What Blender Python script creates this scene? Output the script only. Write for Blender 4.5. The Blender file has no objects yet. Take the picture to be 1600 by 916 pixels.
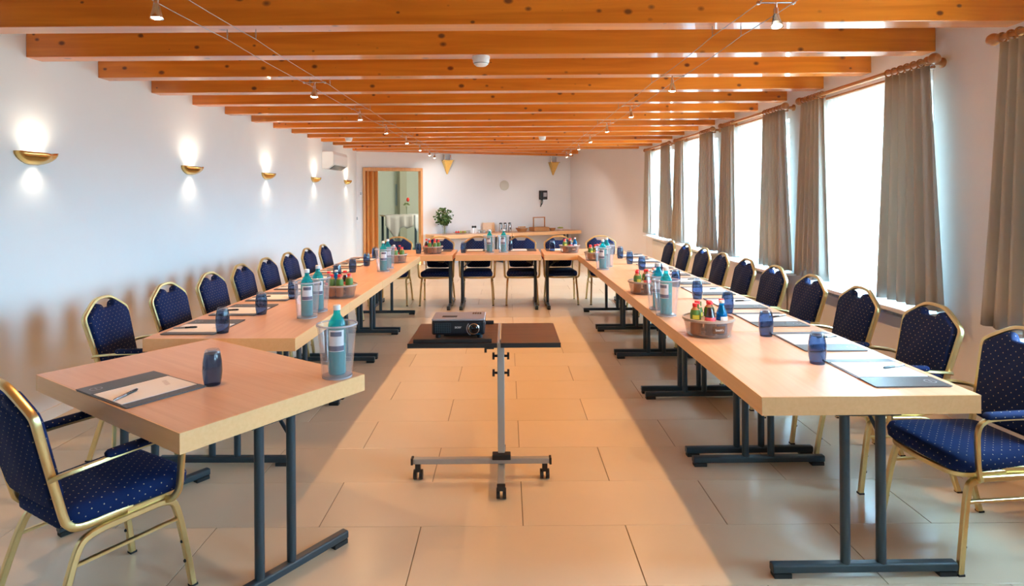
import bpy, bmesh, math, random
from mathutils import Vector, Matrix
random.seed(7)
PI = math.pi
S = bpy.context.scene
C = S.collection

# ------------------------------------------------------------------ camera
F, CX, CY, CAMZ, ROLL = 965.0, 791.5, 304.0, 1.55, -0.0066
cam = bpy.data.cameras.new('camera'); cam.sensor_width = 36.0; cam.lens = F / 1600 * 36
cam.shift_x = (800 - CX) / 1600; cam.shift_y = -(458 - CY) / 1600
cam.clip_start = 0.05
camo = bpy.data.objects.new('camera', cam); C.objects.link(camo)
camo.matrix_world = Matrix.Translation((0, 0, CAMZ)) @ Matrix.Rotation(PI / 2, 4, 'X') @ Matrix.Rotation(ROLL, 4, 'Z')
S.camera = camo

def P(px, py, z):
    """world point at height z seen at photo pixel (px,py)"""
    u = (px - CX) / F; v = (CY - py) / F
    d = Vector((u * math.cos(ROLL) - v * math.sin(ROLL), 1.0, u * math.sin(ROLL) + v * math.cos(ROLL)))
    t = (z - CAMZ) / d.z
    return Vector((d.x * t, t, z))

# ------------------------------------------------------------------ world, exposure
w = bpy.data.worlds.new('world'); S.world = w; w.use_nodes = True
bg = w.node_tree.nodes['Background']
bg.inputs[1].default_value = 88.0
_t = w.node_tree; _x = _t.nodes.new('ShaderNodeSeparateXYZ'); _m = _t.nodes.new('ShaderNodeMapRange'); _c = _t.nodes.new('ShaderNodeMix')
_c.data_type = 'RGBA'; _m.inputs['From Min'].default_value = -0.06; _m.inputs['From Max'].default_value = 0.06
_c.inputs['A'].default_value = (0.24, 0.30, 0.30, 1); _c.inputs['B'].default_value = (0.42, 0.76, 1.0, 1)     # paved ground below, bright hazy sky above
_tc = _t.nodes.new('ShaderNodeTexCoord')
_t.links.new(_tc.outputs['Generated'], _x.inputs[0]); _t.links.new(_x.outputs['Z'], _m.inputs['Value']); _t.links.new(_m.outputs[0], _c.inputs['Factor']); _t.links.new(_c.outputs['Result'], bg.inputs[0])
S.view_settings.view_transform = 'Standard'; S.view_settings.look = 'None'
S.view_settings.gamma = 1.0; S.view_settings.exposure = 0.0
S.view_settings.use_curve_mapping = False
S.cycles.use_denoising = True
S.cycles.max_bounces = 8; S.cycles.diffuse_bounces = 5; S.cycles.glossy_bounces = 3
S.cycles.transmission_bounces = 4; S.cycles.transparent_max_bounces = 14
S.cycles.sample_clamp_indirect = 6.0
S.cycles.caustics_reflective = False; S.cycles.caustics_refractive = False
WARM = (1.0, 0.58, 0.27)
SPOT_W = 40.0
SCONCE_W = 5.0

# ------------------------------------------------------------------ room numbers
XL, XR = -3.2, 2.87
ZB = 2.487            # underside of beams
ZC = 2.755             # ceiling boards
LC = (-3.2, 13.17)    # left corner of back wall
RC = (1.6, 15.45)     # right corner of back wall
OC = (2.87, 12.75)    # start of slanted right wall
YF = -2.6             # wall behind the camera
WIN = [0.35, 2.55, 4.83, 6.93, 9.05, 11.22]
WZ0, WZ1, WHALF, WT = 0.75, 2.30, 0.68, 0.30

# ------------------------------------------------------------------ materials
M = {}
def newmat(name):
    m = bpy.data.materials.new(name); m.use_nodes = True
    nt = m.node_tree; b = nt.nodes['Principled BSDF']
    M[name] = m
    return m, nt, b
def nd(nt, t, **kw):
    n = nt.nodes.new(t)
    for k, v in kw.items():
        setattr(n, k, v)
    return n
def plain(name, col, rough=0.5, metal=0.0, spec=0.5, noise=0.0, nscale=20, bump=0.0, emit=0.0, coat=0.0):
    m, nt, b = newmat(name)
    b.inputs['Base Color'].default_value = (*col, 1); b.inputs['Roughness'].default_value = rough
    b.inputs['Metallic'].default_value = metal; b.inputs['Specular IOR Level'].default_value = spec
    b.inputs['Coat Weight'].default_value = coat
    if emit:
        b.inputs['Emission Color'].default_value = (*col, 1); b.inputs['Emission Strength'].default_value = emit
    if noise or bump:
        tc = nd(nt, 'ShaderNodeTexCoord'); n = nd(nt, 'ShaderNodeTexNoise')
        n.inputs['Scale'].default_value = nscale; n.inputs['Detail'].default_value = 4
        nt.links.new(tc.outputs['Object'], n.inputs['Vector'])
        if noise:
            r = nd(nt, 'ShaderNodeMix', data_type='RGBA')
            r.inputs['A'].default_value = (*[c * (1 - noise) for c in col], 1)
            r.inputs['B'].default_value = (*[min(1, c * (1 + noise)) for c in col], 1)
            nt.links.new(n.outputs['Fac'], r.inputs['Factor']); nt.links.new(r.outputs['Result'], b.inputs['Base Color'])
        if bump:
            bp = nd(nt, 'ShaderNodeBump'); bp.inputs['Strength'].default_value = bump; bp.inputs['Distance'].default_value = 0.01
            nt.links.new(n.outputs['Fac'], bp.inputs['Height']); nt.links.new(bp.outputs['Normal'], b.inputs['Normal'])
    return m
def wood(name, c1, c2, axis=0, rough=0.35, knots=0.0, along=0.8, across=14, knotcol=(0.10, 0.03, 0.01), coat=0.0, spec=0.5):
    m, nt, b = newmat(name)
    b.inputs['Roughness'].default_value = rough; b.inputs['Coat Weight'].default_value = coat
    b.inputs['Specular IOR Level'].default_value = spec
    tc = nd(nt, 'ShaderNodeTexCoord'); oi = nd(nt, 'ShaderNodeObjectInfo')
    mul = nd(nt, 'ShaderNodeMath', operation='MULTIPLY'); mul.inputs[1].default_value = 37.0
    add = nd(nt, 'ShaderNodeVectorMath', operation='ADD')
    nt.links.new(oi.outputs['Random'], mul.inputs[0]); nt.links.new(tc.outputs['Object'], add.inputs[0]); nt.links.new(mul.outputs[0], add.inputs[1])
    sc = [across] * 3; sc[axis] = along
    ms = nd(nt, 'ShaderNodeVectorMath', operation='MULTIPLY'); ms.inputs[1].default_value = sc
    nt.links.new(add.outputs[0], ms.inputs[0])
    n = nd(nt, 'ShaderNodeTexNoise'); n.inputs['Scale'].default_value = 1.0; n.inputs['Detail'].default_value = 6; n.inputs['Distortion'].default_value = 0.6
    nt.links.new(ms.outputs[0], n.inputs['Vector'])
    ramp = nd(nt, 'ShaderNodeMapRange'); ramp.inputs['From Min'].default_value = 0.32; ramp.inputs['From Max'].default_value = 0.68
    nt.links.new(n.outputs['Fac'], ramp.inputs['Value'])
    mix = nd(nt, 'ShaderNodeMix', data_type='RGBA')
    mix.inputs['A'].default_value = (*c1, 1); mix.inputs['B'].default_value = (*c2, 1)
    nt.links.new(ramp.outputs[0], mix.inputs['Factor'])
    out = mix.outputs['Result']
    if knots:
        kv = nd(nt, 'ShaderNodeVectorMath', operation='MULTIPLY'); ks = [11.0] * 3; ks[axis] = 7.5; kv.inputs[1].default_value = ks
        nt.links.new(add.outputs[0], kv.inputs[0])
        v = nd(nt, 'ShaderNodeTexVoronoi'); v.inputs['Scale'].default_value = 1.0
        nt.links.new(kv.outputs[0], v.inputs['Vector'])
        sep = nd(nt, 'ShaderNodeSeparateColor'); nt.links.new(v.outputs['Color'], sep.inputs[0])
        th = nd(nt, 'ShaderNodeMath', operation='MULTIPLY'); th.inputs[1].default_value = knots
        nt.links.new(sep.outputs[0], th.inputs[0])
        mr = nd(nt, 'ShaderNodeMath', operation='DIVIDE'); nt.links.new(v.outputs['Distance'], mr.inputs[0]); nt.links.new(th.outputs[0], mr.inputs[1])
        fall = nd(nt, 'ShaderNodeMapRange'); fall.inputs['From Min'].default_value = 0.55; fall.inputs['From Max'].default_value = 1.1
        fall.inputs['To Min'].default_value = 1.0; fall.inputs['To Max'].default_value = 0.0
        nt.links.new(mr.outputs[0], fall.inputs['Value'])
        km = nd(nt, 'ShaderNodeMix', data_type='RGBA'); km.inputs['B'].default_value = (*knotcol, 1)
        nt.links.new(fall.outputs[0], km.inputs['Factor']); nt.links.new(out, km.inputs['A'])
        out = km.outputs['Result']
    nt.links.new(out, b.inputs['Base Color'])
    return m
def clear(name, tint, alpha=0.15, body=(1, 1, 1), rough=0.05, gloss=True):
    """thin clear plastic or glass: tinted see-through with surface gloss"""
    m = bpy.data.materials.new(name); m.use_nodes = True; M[name] = m
    nt = m.node_tree; nt.nodes.clear()
    o = nd(nt, 'ShaderNodeOutputMaterial'); tr = nd(nt, 'ShaderNodeBsdfTransparent'); tr.inputs[0].default_value = (*tint, 1)
    df = nd(nt, 'ShaderNodeBsdfDiffuse'); df.inputs[0].default_value = (*body, 1)
    m1 = nd(nt, 'ShaderNodeMixShader'); m1.inputs[0].default_value = alpha
    nt.links.new(tr.outputs[0], m1.inputs[1]); nt.links.new(df.outputs[0], m1.inputs[2])
    gl = nd(nt, 'ShaderNodeBsdfGlossy'); gl.inputs['Roughness'].default_value = rough
    fr = nd(nt, 'ShaderNodeFresnel'); ge = nd(nt, 'ShaderNodeNewGeometry'); mi = nd(nt, 'ShaderNodeMix', data_type='FLOAT')
    mi.inputs['A'].default_value = 1.45; mi.inputs['B'].default_value = 1 / 1.45; nt.links.new(ge.outputs['Backfacing'], mi.inputs['Factor']); nt.links.new(mi.outputs['Result'], fr.inputs[0])
    m2 = nd(nt, 'ShaderNodeMixShader')
    nt.links.new(fr.outputs[0], m2.inputs[0]); nt.links.new(m1.outputs[0], m2.inputs[1]); nt.links.new(gl.outputs[0], m2.inputs[2])
    nt.links.new(m2.outputs[0] if gloss else m1.outputs[0], o.inputs[0])
    return m
def dotted(name, col, dot, scale=44.0, rad=0.13):
    m, nt, b = newmat(name)
    b.inputs['Roughness'].default_value = 0.85; b.inputs['Specular IOR Level'].default_value = 0.2
    b.inputs['Sheen Weight'].default_value = 0.0
    uv = nd(nt, 'ShaderNodeUVMap'); mp = nd(nt, 'ShaderNodeMapping')
    mp.inputs['Rotation'].default_value = (0, 0, PI / 4); mp.inputs['Scale'].default_value = (scale, scale, scale)
    nt.links.new(uv.outputs[0], mp.inputs[0])
    fr = nd(nt, 'ShaderNodeVectorMath', operation='FRACTION'); nt.links.new(mp.outputs[0], fr.inputs[0])
    sb = nd(nt, 'ShaderNodeVectorMath', operation='SUBTRACT'); sb.inputs[1].default_value = (0.5, 0.5, 0)
    nt.links.new(fr.outputs[0], sb.inputs[0])
    fl = nd(nt, 'ShaderNodeVectorMath', operation='MULTIPLY'); fl.inputs[1].default_value = (1, 1, 0); nt.links.new(sb.outputs[0], fl.inputs[0])
    ln = nd(nt, 'ShaderNodeVectorMath', operation='LENGTH'); nt.links.new(fl.outputs[0], ln.inputs[0])
    lt = nd(nt, 'ShaderNodeMath', operation='LESS_THAN'); lt.inputs[1].default_value = rad; nt.links.new(ln.outputs['Value'], lt.inputs[0])
    mx = nd(nt, 'ShaderNodeMix', data_type='RGBA'); mx.inputs['A'].default_value = (*col, 1); mx.inputs['B'].default_value = (*dot, 1)
    nt.links.new(lt.outputs[0], mx.inputs['Factor']); nt.links.new(mx.outputs['Result'], b.inputs['Base Color'])
    return m

plain('plaster', (0.81, 0.83, 0.85), 0.9, spec=0.2, noise=0.02, nscale=3, bump=0.12)
plain('plaster_warm', (0.84, 0.82, 0.82), 0.9, spec=0.2, noise=0.02, nscale=3, bump=0.12)
plain('white_paint', (0.86, 0.87, 0.88), 0.4)
plain('white_plastic', (0.85, 0.86, 0.87), 0.35)
plain('cream', (0.80, 0.76, 0.70), 0.6)
plain('hall_paint', (0.70, 0.72, 0.64), 0.9, noise=0.02)
plain('hall_column', (0.52, 0.50, 0.40), 0.9, noise=0.03)
wood('beam_wood', (0.54, 0.125, 0.006), (0.74, 0.215, 0.018), 0, 0.30, knots=0.225, along=0.9, across=16, knotcol=(0.14, 0.03, 0.008), coat=0.45, spec=0.6)
wood('board_wood', (0.62, 0.34, 0.14), (0.74, 0.44, 0.20), 0, 0.6, along=0.8, across=10)
wood('table_top', (0.66, 0.365, 0.215), (0.72, 0.425, 0.26), 0, 0.36, along=1.5, across=40, spec=0.45)
wood('beech', (0.76, 0.42, 0.19), (0.80, 0.46, 0.22), 0, 0.35, along=2.0, across=60)
wood('rod_wood', (0.36, 0.13, 0.035), (0.48, 0.19, 0.06), 1, 0.3, along=2, across=30)
wood('door_wood', (0.60, 0.24, 0.06), (0.70, 0.31, 0.09), 2, 0.4, along=1, across=30)
wood('brown_board', (0.10, 0.040, 0.018), (0.16, 0.065, 0.03), 0, 0.4, along=3, across=60)
plain('grout', (0.30, 0.24, 0.18), 0.9)
plain('gold', (0.74, 0.58, 0.28), 0.34, metal=1.0, noise=0.05, nscale=60)
plain('brass', (0.78, 0.50, 0.16), 0.25, metal=1.0, noise=0.08, nscale=30)
plain('table_leg', (0.020, 0.040, 0.055), 0.35, noise=0.1)
plain('black_plastic', (0.012, 0.012, 0.014), 0.4)
plain('black_rubber', (0.015, 0.015, 0.016), 0.8)
plain('grey_metal', (0.42, 0.44, 0.45), 0.4, metal=0.6, noise=0.03)
plain('chrome', (0.75, 0.76, 0.78), 0.18, metal=1.0)
plain('steel', (0.62, 0.62, 0.63), 0.25, metal=1.0)
plain('cable_steel', (0.32, 0.26, 0.22), 0.45, metal=0.7)
dotted('chair_fabric', (0.0022, 0.012, 0.066), (0.40, 0.33, 0.20), 36.0, 0.075)
plain('curtain_cloth', (0.58, 0.54, 0.48), 0.95, spec=0.1, noise=0.02, nscale=60)
_mt = M['curtain_cloth']; _n = _mt.node_tree; _b = _n.nodes['Principled BSDF']; _tr = nd(_n, 'ShaderNodeBsdfTranslucent'); _tr.inputs[0].default_value = (0.58, 0.54, 0.48, 1)
_mx = nd(_n, 'ShaderNodeMixShader'); _mx.inputs[0].default_value = 0.18
_n.links.new(_b.outputs[0], _mx.inputs[1]); _n.links.new(_tr.outputs[0], _mx.inputs[2]); _n.links.new(_mx.outputs[0], _n.nodes['Material Output'].inputs[0])
plain('pad_leather', (0.075, 0.070, 0.075), 0.42, bump=0.1, nscale=300)
plain('emblem', (0.35, 0.35, 0.38), 0.4)
plain('paper', (0.88, 0.86, 0.86), 0.6)
plain('faint_print', (0.70, 0.66, 0.68), 0.6)
plain('pen_metal', (0.45, 0.47, 0.52), 0.25, metal=0.8)
plain('silver_plastic', (0.42, 0.43, 0.48), 0.3, metal=0.3)
plain('projector_black', (0.010, 0.013, 0.02), 0.25)
plain('lens', (0.004, 0.004, 0.006), 0.05, coat=1.0)
plain('label_white', (0.86, 0.88, 0.92), 0.5)
plain('label_navy', (0.035, 0.05, 0.14), 0.5)
plain('red_plastic', (0.72, 0.015, 0.02), 0.35)
plain('pink_label', (0.85, 0.10, 0.12), 0.5)
plain('green_label', (0.09, 0.20, 0.03), 0.5, noise=0.2, nscale=80)
plain('yellow_label', (0.70, 0.62, 0.06), 0.5)
plain('taupe_plastic', (0.42, 0.33, 0.28), 0.4)
plain('juice_orange', (0.62, 0.24, 0.08), 0.4)
plain('cola', (0.035, 0.010, 0.012), 0.15, coat=0.6)
plain('plate_grey', (0.62, 0.62, 0.56), 0.5)
plain('leaf', (0.06, 0.12, 0.025), 0.5, noise=0.3, nscale=40)
plain('leaf_pale', (0.20, 0.26, 0.10), 0.5, noise=0.3, nscale=40)
plain('fruit_red', (0.65, 0.03, 0.02), 0.3); plain('fruit_green', (0.35, 0.42, 0.06), 0.35); plain('fruit_brown', (0.40, 0.20, 0.06), 0.5)
plain('linen', (0.50, 0.47, 0.45), 0.9, noise=0.05, nscale=60); plain('linen_white', (0.68, 0.70, 0.74), 0.9)
plain('wicker', (0.48, 0.22, 0.08), 0.7, noise=0.3, nscale=90, bump=0.6)
plain('bread', (0.55, 0.32, 0.12), 0.7, noise=0.2)
plain('picture_blue', (0.42, 0.50, 0.56), 0.4)
plain('teal_floor', (0.10, 0.22, 0.26), 0.5)
m, nt, b = newmat('bulb')
b.inputs['Base Color'].default_value = (1, 0.9, 0.7, 1); b.inputs['Emission Color'].default_value = (1, 0.86, 0.62, 1); b.inputs['Emission Strength'].default_value = 60
clear('pane', (0.97, 0.99, 1.0), 0.0)
clear('acrylic', (0.985, 0.985, 0.99), 0.07, (0.88, 0.88, 0.96))
clear('acrylic_rim', (0.95, 0.95, 0.98), 0.40, (0.85, 0.85, 0.95))
clear('tub_clear', (0.90, 0.84, 0.80), 0.14, (0.60, 0.48, 0.45))
m, nt, b = newmat('blue_glass')
b.inputs['Base Color'].default_value = (0.24, 0.36, 0.60, 1); b.inputs['Roughness'].default_value = 0.02; b.inputs['IOR'].default_value = 1.45; b.inputs['Transmission Weight'].default_value = 1.0
clear('blue_glass_base', (0.85, 0.91, 0.97), 0.06, (0.5, 0.6, 0.8))
clear('teal_glass', (0.14, 0.78, 0.82), 0.30, (0.0, 0.50, 0.56))
clear('blue_bottle', (0.14, 0.60, 0.90), 0.25, (0.0, 0.32, 0.65))
clear('clear_glass', (0.93, 0.95, 0.95), 0.05)
m = bpy.data.materials.new('teal_water'); m.use_nodes = True; M['teal_water'] = m
nt = m.node_tree; nt.nodes.clear()
o = nd(nt, 'ShaderNodeOutputMaterial'); tr = nd(nt, 'ShaderNodeBsdfTransparent'); tl = nd(nt, 'ShaderNodeBsdfTranslucent'); df = nd(nt, 'ShaderNodeBsdfDiffuse')
tr.inputs[0].default_value = (0.05, 0.75, 0.80, 1); tl.inputs[0].default_value = (0.0, 0.70, 0.78, 1); df.inputs[0].default_value = (0.0, 0.60, 0.68, 1)
a = nd(nt, 'ShaderNodeMixShader'); nt.links.new(tl.outputs[0], a.inputs[1]); nt.links.new(df.outputs[0], a.inputs[2])
a2 = nd(nt, 'ShaderNodeMixShader'); a2.inputs[0].default_value = 0.65; nt.links.new(tr.outputs[0], a2.inputs[1]); nt.links.new(a.outputs[0], a2.inputs[2])
nt.links.new(a2.outputs[0], o.inputs[0])
# sheer voile
m = bpy.data.materials.new('voile'); m.use_nodes = True; M['voile'] = m
nt = m.node_tree; nt.nodes.clear()
o = nd(nt, 'ShaderNodeOutputMaterial'); tr = nd(nt, 'ShaderNodeBsdfTransparent'); tl = nd(nt, 'ShaderNodeBsdfTranslucent'); df = nd(nt, 'ShaderNodeBsdfDiffuse')
tl.inputs[0].default_value = (0.92, 0.95, 0.97, 1); df.inputs[0].default_value = (0.9, 0.93, 0.95, 1)
a = nd(nt, 'ShaderNodeMixShader'); a.inputs[0].default_value = 0.35; nt.links.new(tl.outputs[0], a.inputs[1]); nt.links.new(df.outputs[0], a.inputs[2])
a2 = nd(nt, 'ShaderNodeMixShader'); a2.inputs[0].default_value = 0.5; nt.links.new(tr.outputs[0], a2.inputs[1]); nt.links.new(a.outputs[0], a2.inputs[2])
nt.links.new(a2.outputs[0], o.inputs[0])
# floor tile: warm cream stoneware, slight tone change from tile to tile
m, nt, b = newmat('tile')
oi = nd(nt, 'ShaderNodeObjectInfo'); tc = nd(nt, 'ShaderNodeTexCoord'); n = nd(nt, 'ShaderNodeTexNoise')
n.inputs['Scale'].default_value = 5; n.inputs['Detail'].default_value = 6
nt.links.new(tc.outputs['Object'], n.inputs['Vector'])
ad = nd(nt, 'ShaderNodeMath', operation='ADD'); mu = nd(nt, 'ShaderNodeMath', operation='MULTIPLY'); mu.inputs[1].default_value = 0.5
nt.links.new(n.outputs['Fac'], ad.inputs[0]); nt.links.new(oi.outputs['Random'], ad.inputs[1]); nt.links.new(ad.outputs[0], mu.inputs[0])
mx = nd(nt, 'ShaderNodeMix', data_type='RGBA'); mx.inputs['A'].default_value = (0.62, 0.50, 0.36, 1); mx.inputs['B'].default_value = (0.70, 0.57, 0.42, 1)
nt.links.new(mu.outputs[0], mx.inputs['Factor']); nt.links.new(mx.outputs['Result'], b.inputs['Base Color'])
b.inputs['Roughness'].default_value = 0.22; b.inputs['Specular IOR Level'].default_value = 0.6

# ------------------------------------------------------------------ geometry helpers
class MB:
    def __init__(s): s.v = []; s.f = []
    def add(s, vs, fs, mat=None):
        k = len(s.v)
        s.v += [tuple(mat @ Vector(p)) if mat else tuple(p) for p in vs]; s.f += [tuple(i + k for i in f) for f in fs]
        return s
    def box(s, c, d, mat=None):
        x, y, z = c; a, b, h = d[0] / 2, d[1] / 2, d[2] / 2
        vs = [(x + i * a, y + j * b, z + k * h) for k in (-1, 1) for j in (-1, 1) for i in (-1, 1)]
        return s.add(vs, [(0, 2, 3, 1), (4, 5, 7, 6), (0, 1, 5, 4), (2, 6, 7, 3), (0, 4, 6, 2), (1, 3, 7, 5)], mat)
    def rings(s, rs, cap0=True, cap1=True, closed=False):
        n = len(rs[0]); k = len(s.v)
        for r in rs: s.v += [tuple(p) for p in r]
        for i in range(len(rs) - 1):
            for j in range(n):
                s.f.append((k + i * n + j, k + i * n + (j + 1) % n, k + (i + 1) * n + (j + 1) % n, k + (i + 1) * n + j))
        if closed:
            i = len(rs) - 1
            for j in range(n): s.f.append((k + i * n + j, k + i * n + (j + 1) % n, k + (j + 1) % n, k + j))
        else:
            if cap0: s.f.append(tuple(k + j for j in reversed(range(n))))
            if cap1: s.f.append(tuple(k + (len(rs) - 1) * n + j for j in range(n)))
        return s
    def tube(s, pts, r=0.01, n=8, rect=None, ref=(0, 0, 1), closed=False):
        pts = [Vector(p) for p in pts]; rs = []; N = len(pts); nrm = None
        for i, p in enumerate(pts):
            a = pts[i - 1] if (i > 0 or closed) else p; b_ = pts[(i + 1) % N] if (i < N - 1 or closed) else p
            t = (b_ - a).normalized()
            if nrm is None:
                nrm = Vector(ref) - t * t.dot(Vector(ref))
                if nrm.length < 1e-4: nrm = Vector((1, 0, 0)) - t * t.x
            else: nrm = nrm - t * t.dot(nrm)
            nrm.normalize(); bi = t.cross(nrm)
            if rect:
                h, wd = rect[0] / 2, rect[1] / 2; c = 0.3
                pr = [(h, wd * (1 - c)), (h * (1 - c), wd), (-h * (1 - c), wd), (-h, wd * (1 - c)), (-h, -wd * (1 - c)), (-h * (1 - c), -wd), (h * (1 - c), -wd), (h, -wd * (1 - c))]
                rs.append([p + nrm * q[0] + bi * q[1] for q in pr])
            else:
                rr = r[i] if isinstance(r, (list, tuple)) else r
                rs.append([p + nrm * rr * math.cos(2 * PI * j / n) + bi * rr * math.sin(2 * PI * j / n) for j in range(n)])
        return s.rings(rs, closed=closed)
    def lathe(s, prof, n=20, c=(0, 0, 0), a0=0, a1=2 * PI, mat=None):
        full = abs(a1 - a0 - 2 * PI) < 1e-6; k = n if full else n + 1
        vs = []; fs = []
        for (r, z) in prof:
            for j in range(k):
                a = a0 + (a1 - a0) * j / n
                vs.append((c[0] + r * math.cos(a), c[1] + r * math.sin(a), c[2] + z))
        for i in range(len(prof) - 1):
            for j in range(n if full else n):
                j2 = (j + 1) % k
                fs.append((i * k + j, i * k + j2, (i + 1) * k + j2, (i + 1) * k + j))
        return s.add(vs, fs, mat)
    def cyl(s, c, r, h, n=16, mat=None, r2=None):
        r2 = r if r2 is None else r2
        vs = [(c[0] + r * math.cos(2 * PI * j / n), c[1] + r * math.sin(2 * PI * j / n), c[2]) for j in range(n)] + \
             [(c[0] + r2 * math.cos(2 * PI * j / n), c[1] + r2 * math.sin(2 * PI * j / n), c[2] + h) for j in range(n)]
        fs = [(j, (j + 1) % n, n + (j + 1) % n, n + j) for j in range(n)] + [tuple(reversed(range(n))), tuple(range(n, 2 * n))]
        return s.add(vs, fs, mat)
    def prism(s, outline, z0, z1, mat=None):
        n = len(outline)
        vs = [(x, y, z0) for x, y in outline] + [(x, y, z1) for x, y in outline]
        fs = [(j, (j + 1) % n, n + (j + 1) % n, n + j) for j in range(n)] + [tuple(reversed(range(n))), tuple(range(n, 2 * n))]
        return s.add(vs, fs, mat)
    def ball(s, c, r, n=12, sx=1, sy=1, sz=1):
        prof = [(r * math.sin(PI * i / 8), -r * math.cos(PI * i / 8)) for i in range(9)]
        vs = []; fs = []
        for (rr, z) in prof:
            for j in range(n): vs.append((c[0] + sx * max(rr, 1e-5) * math.cos(2 * PI * j / n), c[1] + sy * max(rr, 1e-5) * math.sin(2 * PI * j / n), c[2] + sz * z))
        for i in range(8):
            for j in range(n): fs.append((i * n + j, i * n + (j + 1) % n, (i + 1) * n + (j + 1) % n, (i + 1) * n + j))
        return s.add(vs, fs)
    def mesh(s, name, mat, smooth=False, bevel=0.0, uv=False, fix=True):
        me = bpy.data.meshes.new(name); me.from_pydata(s.v, [], s.f)
        bm = bmesh.new(); bm.from_mesh(me)
        if fix: bmesh.ops.recalc_face_normals(bm, faces=bm.faces)
        if bevel:
            bmesh.ops.bevel(bm, geom=[e for e in bm.edges if e.is_manifold and e.calc_face_angle(0) > 0.5], offset=bevel, segments=2, affect='EDGES', profile=0.5)
        if uv:
            l = bm.loops.layers.uv.new('UVMap')
            for f in bm.faces:
                nx, ny, nz = map(abs, f.normal)
                for lp in f.loops:
                    p = lp.vert.co
                    lp[l].uv = (p.y, p.z) if nx > max(ny, nz) else ((p.x, p.y) if nz > ny else (p.x, p.z))
        bm.to_mesh(me); bm.free()
        if smooth:
            me.polygons.foreach_set('use_smooth', [True] * len(me.polygons))
            if smooth != 'all':
                try: me.set_sharp_from_angle(angle=math.radians(42))
                except Exception: pass
        me.materials.append(M[mat])
        return me
    def build(s, name, mat, parent=None, smooth=False, bevel=0.0, uv=False, fix=True):
        return link(name, s.mesh(name, mat, smooth, bevel, uv, fix), parent)
def link(name, me, parent=None):
    o = bpy.data.objects.new(name, me); C.objects.link(o)
    if parent: o.parent = parent
    return o
def tag(o, label, cat, group=None, kind=None):
    o['label'] = label; o['category'] = cat
    if group: o['group'] = group
    if kind: o['kind'] = kind
    return o
def thing(name, label, cat, loc=(0, 0, 0), rz=0.0, group=None, kind=None):
    o = bpy.data.objects.new(name, None); C.objects.link(o); o.empty_display_size = 0.1
    o.location = loc; o.rotation_euler = (0, 0, rz)
    return tag(o, label, cat, group, kind)
def struct(o, label, cat): return tag(o, label, cat, kind='structure')
def dup(o, label=None, loc=None, rz=None, parent=None):
    c = o.copy(); C.objects.link(c); c.parent = parent
    if label: c['label'] = label
    if loc is not None: c.location = loc
    if rz is not None: c.rotation_euler = (0, 0, rz)
    for ch in list(o.children): dup(ch, parent=c)
    return c
def cr(pts, n=6):
    """smooth curve through points"""
    pts = [Vector(p) for p in pts]; out = []
    for i in range(len(pts) - 1):
        p0 = pts[max(i - 1, 0)]; p1 = pts[i]; p2 = pts[i + 1]; p3 = pts[min(i + 2, len(pts) - 1)]
        for k in range(n):
            t = k / n
            out.append(0.5 * ((2 * p1) + (p2 - p0) * t + (2 * p0 - 5 * p1 + 4 * p2 - p3) * t * t + (3 * p1 - p0 - 3 * p2 + p3) * t ** 3))
    out.append(pts[-1]); return out
def text_mesh(txt, size, mat, extrude=0.0006):
    cu = bpy.data.curves.new('lettering', 'FONT'); cu.body = txt; cu.size = size; cu.align_x = 'CENTER'; cu.align_y = 'CENTER'; cu.extrude = extrude
    cu.resolution_u = 3
    ob = bpy.data.objects.new('lettering', cu); C.objects.link(ob)
    dg = bpy.context.evaluated_depsgraph_get(); me = bpy.data.meshes.new_from_object(ob.evaluated_get(dg))
    bpy.data.objects.remove(ob); me.materials.clear(); me.materials.append(M[mat])
    return me
ORD = ['nearest', 'second', 'third', 'fourth', 'fifth', 'sixth', 'seventh', 'eighth', 'ninth', 'tenth']
def spot(name, loc, aim, watts, cone, blend, col, parent=None, radius=0.02):
    l = bpy.data.lights.new(name, 'SPOT'); l.energy = watts; l.color = col; l.spot_size = math.radians(cone); l.spot_blend = blend; l.shadow_soft_size = radius
    o = bpy.data.objects.new(name, l); C.objects.link(o); o.location = loc
    o.rotation_euler = Vector(aim).to_track_quat('-Z', 'Y').to_euler()
    if parent: o.parent = parent
    return o

# ------------------------------------------------------------------ the room
ROOM = [(XL, YF), (XR, YF), OC, RC, LC]
# floor: bed + tiles
fl = MB().prism(ROOM, -0.10, -0.004).build('floor', 'grout')
struct(fl, 'cream stoneware tile floor of the meeting room', 'floor')
TL, TW, G, GY = 0.955, 0.4475, 0.0022, 0.0010
def inside(poly):
    """clip rectangle polygon to the room outline"""
    out = poly
    n = len(ROOM)
    for i in range(n):
        a, b2 = ROOM[i], ROOM[(i + 1) % n]; res = []
        def side(p): return (b2[0] - a[0]) * (p[1] - a[1]) - (b2[1] - a[1]) * (p[0] - a[0])
        for j in range(len(out)):
            p, q = out[j], out[(j + 1) % len(out)]; sp, sq = side(p), side(q)
            if sp >= 0: res.append(p)
            if sp * sq < 0:
                t = sp / (sp - sq); res.append((p[0] + (q[0] - p[0]) * t, p[1] + (q[1] - p[1]) * t))
        out = res
        if len(out) < 3: return None
    return out
full_tile = MB().prism([(G, GY), (TL - G, GY), (TL - G, TW - GY), (G, TW - GY)], -0.004, 0.0).mesh('floor_tile', 'tile', bevel=0.0012)
rest = MB(); ntile = 0
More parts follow.
